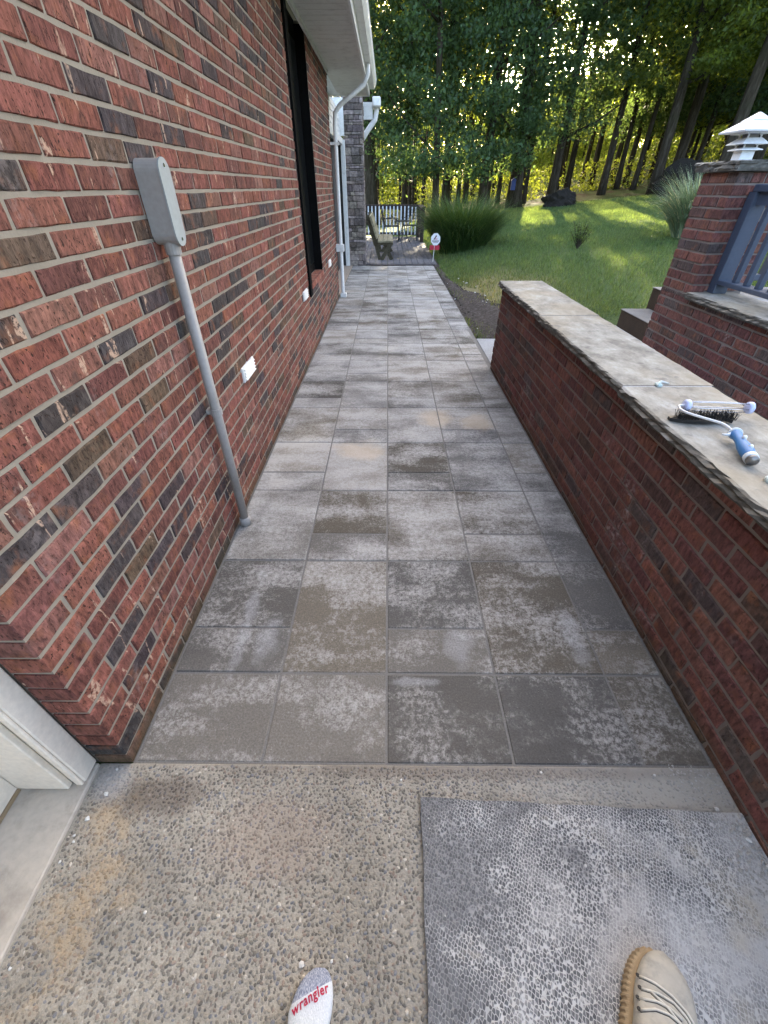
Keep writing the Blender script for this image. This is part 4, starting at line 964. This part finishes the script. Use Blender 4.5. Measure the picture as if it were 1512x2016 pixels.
def pl(mbx, pts): mbx.add([(sx+.03+x, y, .485+z) for y in (sy-.0025, sy-.0005) for x, z in pts], [tuple(range(len(pts))), tuple(range(2*len(pts)-1, len(pts)-1, -1))]+[((i+1) % len(pts), i, i+len(pts), (i+1) % len(pts)+len(pts)) for i in range(len(pts))])
mb = MB(); pl(mb, [(-.055, -.005), (.012, .092), (.028, .05), (.01, .045), (-.012, -.005)]); mb.build('emblem', DS, pn)
mb = MB(); pl(mb, [(-.010, -.012), (.035, .035), (.045, -.005)]); mb.build('emblem', M('pink_print', (.7, .35, .4), .6).m, pn)
mb = MB(); rd = random.Random(3)
x = -.085
while x < .08:
    wdt = rd.uniform(.006, .012); pl(mb, [(x, -.045), (x+wdt, -.045), (x+wdt, -.024), (x, -.022)]); x += wdt+.003
x = -.055
while x < .055:
    wdt = rd.uniform(.004, .008); pl(mb, [(x, -.067), (x+wdt, -.067), (x+wdt, -.055), (x, -.055)]); x += wdt+.003
mb.build('lettering', KS, pn)

# ---------------------------------------------------------------- ornamental grasses and shrub
def clump(name, loc, n, length, spread, m, lab, seed, wid=.010, up=.6, bright=(.6, 1.5), base_r=.45):
    r = np.random.default_rng(seed); K = 5
    a = r.uniform(0, 2*np.pi, n); rb = base_r*np.sqrt(r.random(n)); th0 = r.uniform(.05, .55, n)*spread; L = length*r.uniform(.6, 1.1, n); bend = r.uniform(.5, 1.7, n)*spread
    az = a+r.normal(0, .5, n); wd = wid*r.uniform(.6, 1.3, n)
    p = np.stack([rb*np.cos(a), rb*np.sin(a), np.zeros(n)], -1); pts = [p]; dirs = []
    for k in range(K):
        th = th0+bend*((k+.5)/K)**1.6; d = np.stack([np.sin(th)*np.cos(az), np.sin(th)*np.sin(az), np.cos(th)], -1); pts.append(pts[-1]+d*(L/K)[:, None])
    side = np.stack([-np.sin(az+r.normal(0, .6, n)), np.cos(az), np.zeros(n)], -1)
    qs = []
    for k in range(K):
        w0 = (wd*(1-(k/K)**2))[:, None]; w1 = (wd*(1-((k+1)/K)**2)+.0006)[:, None]
        qs.append(np.stack([pts[k]-side*w0, pts[k]+side*w0, pts[k+1]+side*w1, pts[k+1]-side*w1], 1))
    v = np.concatenate(qs); t = np.tile(r.uniform(*bright, n)[:, None]*np.ones((1, 3)), (K, 1))
    v[:, :, 2] = np.maximum(v[:, :, 2], 0.005)
    dr = np.tile((r.random(n) < .07)[:, None], (K, 1)); t = np.where(dr, t*np.array([[3.6, 2.4, 2.4]]), t)
    o = np_mesh(name, v, 4, m, loc=loc, tint=t); return tag(o, lab, 'ornamental grass')
clump('ornamental_grass', (1.98, 13.4, .03), 6500, 1.5, 1.05, MISC, 'large rounded dark green ornamental grass beside the deck', 1, .007, base_r=.55)
clump('ornamental_grass', (6.9, 11.4, float(terr(6.9, 11.4))), 2600, 1.35, 1.05, MISV, 'pale variegated ornamental grass behind the brick pillar', 2, .010, base_r=.35)
shr = thing('small_shrub', 'small sparse twiggy shrub standing alone in the lawn', 'shrub', (4.25, 11.0, float(terr(4.25, 11.0))))
mb = MB(); rd = random.Random(8); tips = []
for k in range(26):
    a = rd.uniform(0, 6.28); s_ = rd.uniform(.08, .27); h = rd.uniform(.25, .55); p = (s_*math.cos(a), s_*math.sin(a), h); mb.tube([(0, 0, 0), (p[0]*.45, p[1]*.45, h*.5), p], [.009, .006, .003], 5); tips.append(p)
mb.build('stems', BARK, shr, loc=(0, 0, 0))
r = np.random.default_rng(4); tp = np.array(tips)[r.integers(0, 26, 500)]*r.uniform(.5, 1.05, (500, 1))+r.normal(0, .03, (500, 3))
def leafquads(c, s, r, flat=0.0):
    n = len(c); d1 = r.normal(0, 1, (n, 3)); d1 /= np.linalg.norm(d1, axis=1)[:, None]; d2 = np.cross(d1, r.normal(0, 1, (n, 3))); d2 /= np.linalg.norm(d2, axis=1)[:, None]
    s = s[:, None]; return np.stack([c-d1*s, c+d2*s*.55-d1*s*.1, c+d1*s, c-d2*s*.55+d1*s*.1], 1)
np_mesh('foliage', leafquads(tp, r.uniform(.015, .03, 500), r), 4, MISC, shr, loc=(0, 0, 0), tint=r.uniform(.7, 2, (500, 1))*np.array([[1.4, 1.1, 1]]))

# dark root ball / boulder on the lawn edge, brush pile under the trees
def bigrock(name, loc, sx_, sy_, sz_, m, lab, cat, seed):
    bm = bmesh.new(); bmesh.ops.create_icosphere(bm, subdivisions=4, radius=1)
    for v in bm.verts:
        n_ = mnoise.fractal(v.co*1.6+Vector((seed, 0, 0)), 1, 2, 4)*.35; v.co = v.co*(1+n_); v.co = Vector((v.co.x*sx_, v.co.y*sy_, v.co.z*sz_))
    me = bpy.data.meshes.new(name); bm.to_mesh(me); bm.free(); return tag(meshobj(name, me, m, smooth=False, loc=loc), lab, cat)
DKB = conc_mat('dark_bark_mass', (.010, .009, .008), (.03, .026, .022))
bigrock('dark_boulder', (8.45, 25.6, .82), .85, .6, .55, DKB, 'black lumpy boulder sitting on the lawn edge before the trees', 'boulder', 3)
bigrock('fallen_stump', (14.6, 25.6, 1.6), 1.6, 1.0, .9, DKB, 'black upturned stump mass between two leaning trunks on the right', 'stump', 9)

# ---------------------------------------------------------------- trees
def trunk_mesh(seed, h, r0, nl=7, lean=.03, lowlimb=5):
    rd = random.Random(seed); mb = MB(); pts = []; x = y = 0; K = 12
    dx, dy = rd.uniform(-lean, lean), rd.uniform(-lean, lean)
    for k in range(K+1):
        t = k/K; pts.append((x, y, h*t-.15)); x += (dx+rd.uniform(-.012, .012))*h/K; y += (dy+rd.uniform(-.012, .012))*h/K
    rads = [r0*(1-.75*k/K)*(1.35 if k == 0 else 1) for k in range(K+1)]
    mb.tube(pts, rads, 9); limbs = []
    for i in range(nl):
        t = rd.uniform(lowlimb/h, .9); k = int(t*K); p = Vector(pts[k]); a = rd.uniform(0, 6.28); L = rd.uniform(1.5, 3.6)*(1.2-t)
        q = p+Vector((math.cos(a)*L, math.sin(a)*L, L*rd.uniform(.2, .9))); m_ = (p+q)/2+Vector((0, 0, -.15)); mb.tube([p, m_, q], [rads[k]*.45, rads[k]*.28, .012], 6); limbs.append((p, q))
    return mb, pts, limbs
def crown_pts(r, pts, limbs, z0, z1, rad, ncl, per_, cs):
    h = pts[-1][2]; out = []
    P = np.array([tuple(p) for p in pts])
    for i in range(ncl):
        z = z0+(z1-z0)*r.random()**1.15; tx = np.interp(z, P[:, 2], P[:, 0]); ty = np.interp(z, P[:, 2], P[:, 1])
        f = (z-z0)/(z1-z0); R = rad*(.55+.45*np.sin(np.pi*min(1, f*.9+.12)))
        a = r.uniform(0, 2*np.pi); q = R*np.sqrt(r.random()); c = np.array([tx+q*np.cos(a), ty+q*np.sin(a), z])
        n = max(5, int(per_*r.uniform(.5, 1.5))); s = cs*r.uniform(.6, 1.3); out.append(c+r.normal(0, 1, (n, 3))*np.array([s, s, s*.45]))
    return np.concatenate(out)
def make_tree(name, lab, loc, seed, h, r0, z0, rad, ncl, per_, cs, ls, leafm, group=None, lean=.03, rz=0, cat='tree'):
    t = thing(name, lab, cat, loc, group, rz); mb, pts, limbs = trunk_mesh(seed, h, r0, lean=lean, lowlimb=max(3, z0)); mb.build('trunk', BARK, t, smooth=True, loc=(0, 0, 0))
    r = np.random.default_rng(seed); c = crown_pts(r, pts, limbs, z0, h*1.03, rad, ncl, per_, cs); n = len(c)
    br = r.uniform(.6, 1.5, n); np_mesh('crown', leafquads(c, ls*r.uniform(.6, 1.3, n), r), 4, leafm, t, loc=(0, 0, 0), tint=br[:, None]*np.ones((1, 3)))
    return t
def dup(root, loc, rz, sc, lab, group=None):
    o = root.copy(); C.objects.link(o); o.location = loc; o.rotation_euler = (0, 0, rz); o.scale = (sc, sc, sc); o['label'] = lab
    if group: o['group'] = group
    elif 'group' in o: del o['group']
    for ch in root.children: c = ch.copy(); C.objects.link(c); c.parent = o
    return o
def zt(x, y): return float(terr(x, y))
# front row: dark, blue-green, foliage hanging low
FR = [((-.75, 25.5), 'thick dark trunked tree directly behind the left end of the deck railing', 17, .34),
      ((2.2, 23.5), 'leafy dark tree rising behind the right corner of the deck', 15, .16),
      ((4.6, 25.5), 'dark leafy tree just behind the large rounded grass clump', 16, .20),
      ((6.7, 27.5), 'dark trunked tree carrying the small blue birdhouse', 17, .36),
      ((9.2, 29.5), 'tree with paired trunk just behind the black boulder', 17, .24),
      ((12.6, 31.0), 'leaning dark tree standing behind the middle of the lawn edge', 16, .20),
      ((13.9, 27.6), 'dark leaning tree immediately left of the upturned stump', 17, .25),
      ((15.2, 24.6), 'grey leaning tree immediately right of the upturned stump', 17, .28),
      ((18.5, 27.5), 'broad leafy tree rising behind the white lantern', 16, .24),
      ((.9, 28.5), 'thin dark tree seen above the middle of the deck railing', 16, .17),
      ((3.3, 29.5), 'thin straight tree right of the deck between two thicker trunks', 16, .15),
      ((16.8, 31.5), 'tall leafy tree behind the grey leaning trunk on the right', 17, .22),
      ((12.0, 35.5), 'tall leafy tree filling the gap above the middle of the lawn', 17, .16),
      ((21.5, 25.0), 'dense leafy tree at the right edge of the photo behind the pillar', 15, .26)]
protoF = [make_tree('woodland_tree', FR[i][1], (*FR[i][0], zt(*FR[i][0])), 200+i, FR[i][2], FR[i][3], (2.7 if i not in (1, 2) else 1.7), 3.1, 240, 95, .40, .085, LEAF_F if i < 6 else LEAF_M, 'trees along the front of the woods', lean=.05) for i in range(5)]
protoF += [make_tree('woodland_tree', FR[i][1], (*FR[i][0], zt(*FR[i][0])), 200+i, FR[i][2], FR[i][3], 4.3, 3.1, 210, 85, .40, .085, LEAF_F if i == 5 else LEAF_M, 'trees along the front of the woods', lean=.05) for i in (5, 6, 7)]
for i in range(8, len(FR)):
    (x, y), lab, h, r0 = FR[i]; dup(protoF[5+i % 3], (x, y, zt(x, y)), i*1.3, h/17, lab, 'trees along the front of the woods')
# middle and back rows
midp = [make_tree('slender_tree', 'slender dark trunked tree standing deep in the woods', (500+i*10, 500, 0), 300+i, 18, .11+.025*i, 7.6, 2.7, 75, 60, .42, .10, LEAF_M, 'slender trees deep in the woods', lean=.04) for i in range(3)]
bakp = [make_tree('backlit_tree', 'thin tree with glowing yellow green leaves far back in the woods', (600+i*10, 500, 0), 320+i, 7.0, .10, .5, 2.8, 62, 60, .5, .12, LEAF_B, 'sunlit trees at the back of the woods', lean=.03) for i in range(3)]
rgt = [make_tree('woodland_tree', 'dense dark leafy tree in the thicket on the right of the woods', (700+i*10, 500, 0), 340+i, 15, .13+.03*i, 2.6, 3.2, 230, 80, .45, .095, [LEAF_M, LEAF_F][i % 2], 'dense trees on the right of the woods', lean=.03) for i in range(2)]
r = random.Random(99); placed = [f[0] for f in FR]
def place(n, protos, y0, y1, lab, group, mind, a0=-.12, a1=.86):
    first = {id(p): True for p in protos}; c = 0; tries = 0
    while c < n and tries < 6000:
        tries += 1; y = r.uniform(y0, y1); x = r.uniform(a0*y-2, a1*y+3)
        if any((x-a)**2+(y-b)**2 < mind*mind for a, b in placed): continue
        placed.append((x, y)); p = protos[c % len(protos)]
        if first[id(p)]: p.location = (x, y, zt(x, y)); first[id(p)] = False
        else: dup(p, (x, y, zt(x, y)), r.uniform(0, 6.28), r.uniform(.85, 1.15), lab, group)
        c += 1
place(26, rgt, 31, 46, rgt[0]['label'], 'dense trees on the right of the woods', 2.6, .50, .86)
place(14, rgt, 40, 52, rgt[0]['label'], 'dense trees on the right of the woods', 3, .0, .45) if False else None
place(66, midp, 29, 48, midp[0]['label'], 'slender trees deep in the woods', 1.7)
place(60, bakp, 56, 74, bakp[0]['label'], 'sunlit trees at the back of the woods', 2.2)
rr = np.random.default_rng(55); nfw = 105000
fx = rr.uniform(-16, 86, nfw); fy = rr.uniform(74, 92, nfw); cl_ = np.sin(fx*.55)+np.sin(fx*.23+fy*.4+1)+np.sin(fx*1.3+2)*.5
fz = terr(fx, fy)+(rr.random(nfw)**.9)*(8.0+1.3*cl_)*(1+1.0*(1-ss(fx/fy, .10, .20))+.6*ss(fx/fy, .52, .62))
np_far = np_mesh('far_woods', leafquads(np.stack([fx, fy, fz], -1), rr.uniform(.12, .30, nfw), rr), 4, LEAF_B, tint=rr.uniform(.5, 1.4, (nfw, 1))*np.ones((1, 3)))
tag(np_far, 'glowing yellow green mass of far woodland foliage seen between the trunks', 'woods', kind='stuff')
nu = 60000; uy = rr.uniform(33, 62, nu); ux = rr.uniform(-.12, .86, nu)*uy
dn_ = (np.sin(ux*1.1+uy*.3)+np.sin(ux*.43-uy*.7+2)+np.sin(uy*1.3+ux*.9)) > .6; ux, uy = ux[dn_], uy[dn_]; nu = len(ux)
uz = terr(ux, uy)+rr.random(nu)**1.5*1.5
tag(np_mesh('undergrowth', leafquads(np.stack([ux, uy, uz], -1), rr.uniform(.06, .14, nu), rr), 4, LEAF_B, tint=rr.uniform(.5, 1.3, (nu, 1))*np.ones((1, 3))), 'low sunlit leafy undergrowth between the trunks on the woodland floor', 'undergrowth', kind='stuff')
# birdhouse on trunk
bh = MB(); bh.box(6.28, 6.50, 26.95, 27.12, 1.35, 1.75, bev=.01); bh.add([(6.26, 26.92, 1.75), (6.52, 26.92, 1.75), (6.52, 27.15, 1.75), (6.26, 27.15, 1.75), (6.39, 26.92, 1.85), (6.39, 27.15, 1.85)], [(0, 1, 4), (3, 5, 2), (0, 4, 5, 3), (1, 2, 5, 4), (0, 3, 2, 1)])
tag(bh.build('birdhouse', M('dark_blue_paint', (.02, .04, .16), .6).m), 'small dark blue birdhouse hung on a tree trunk', 'birdhouse')
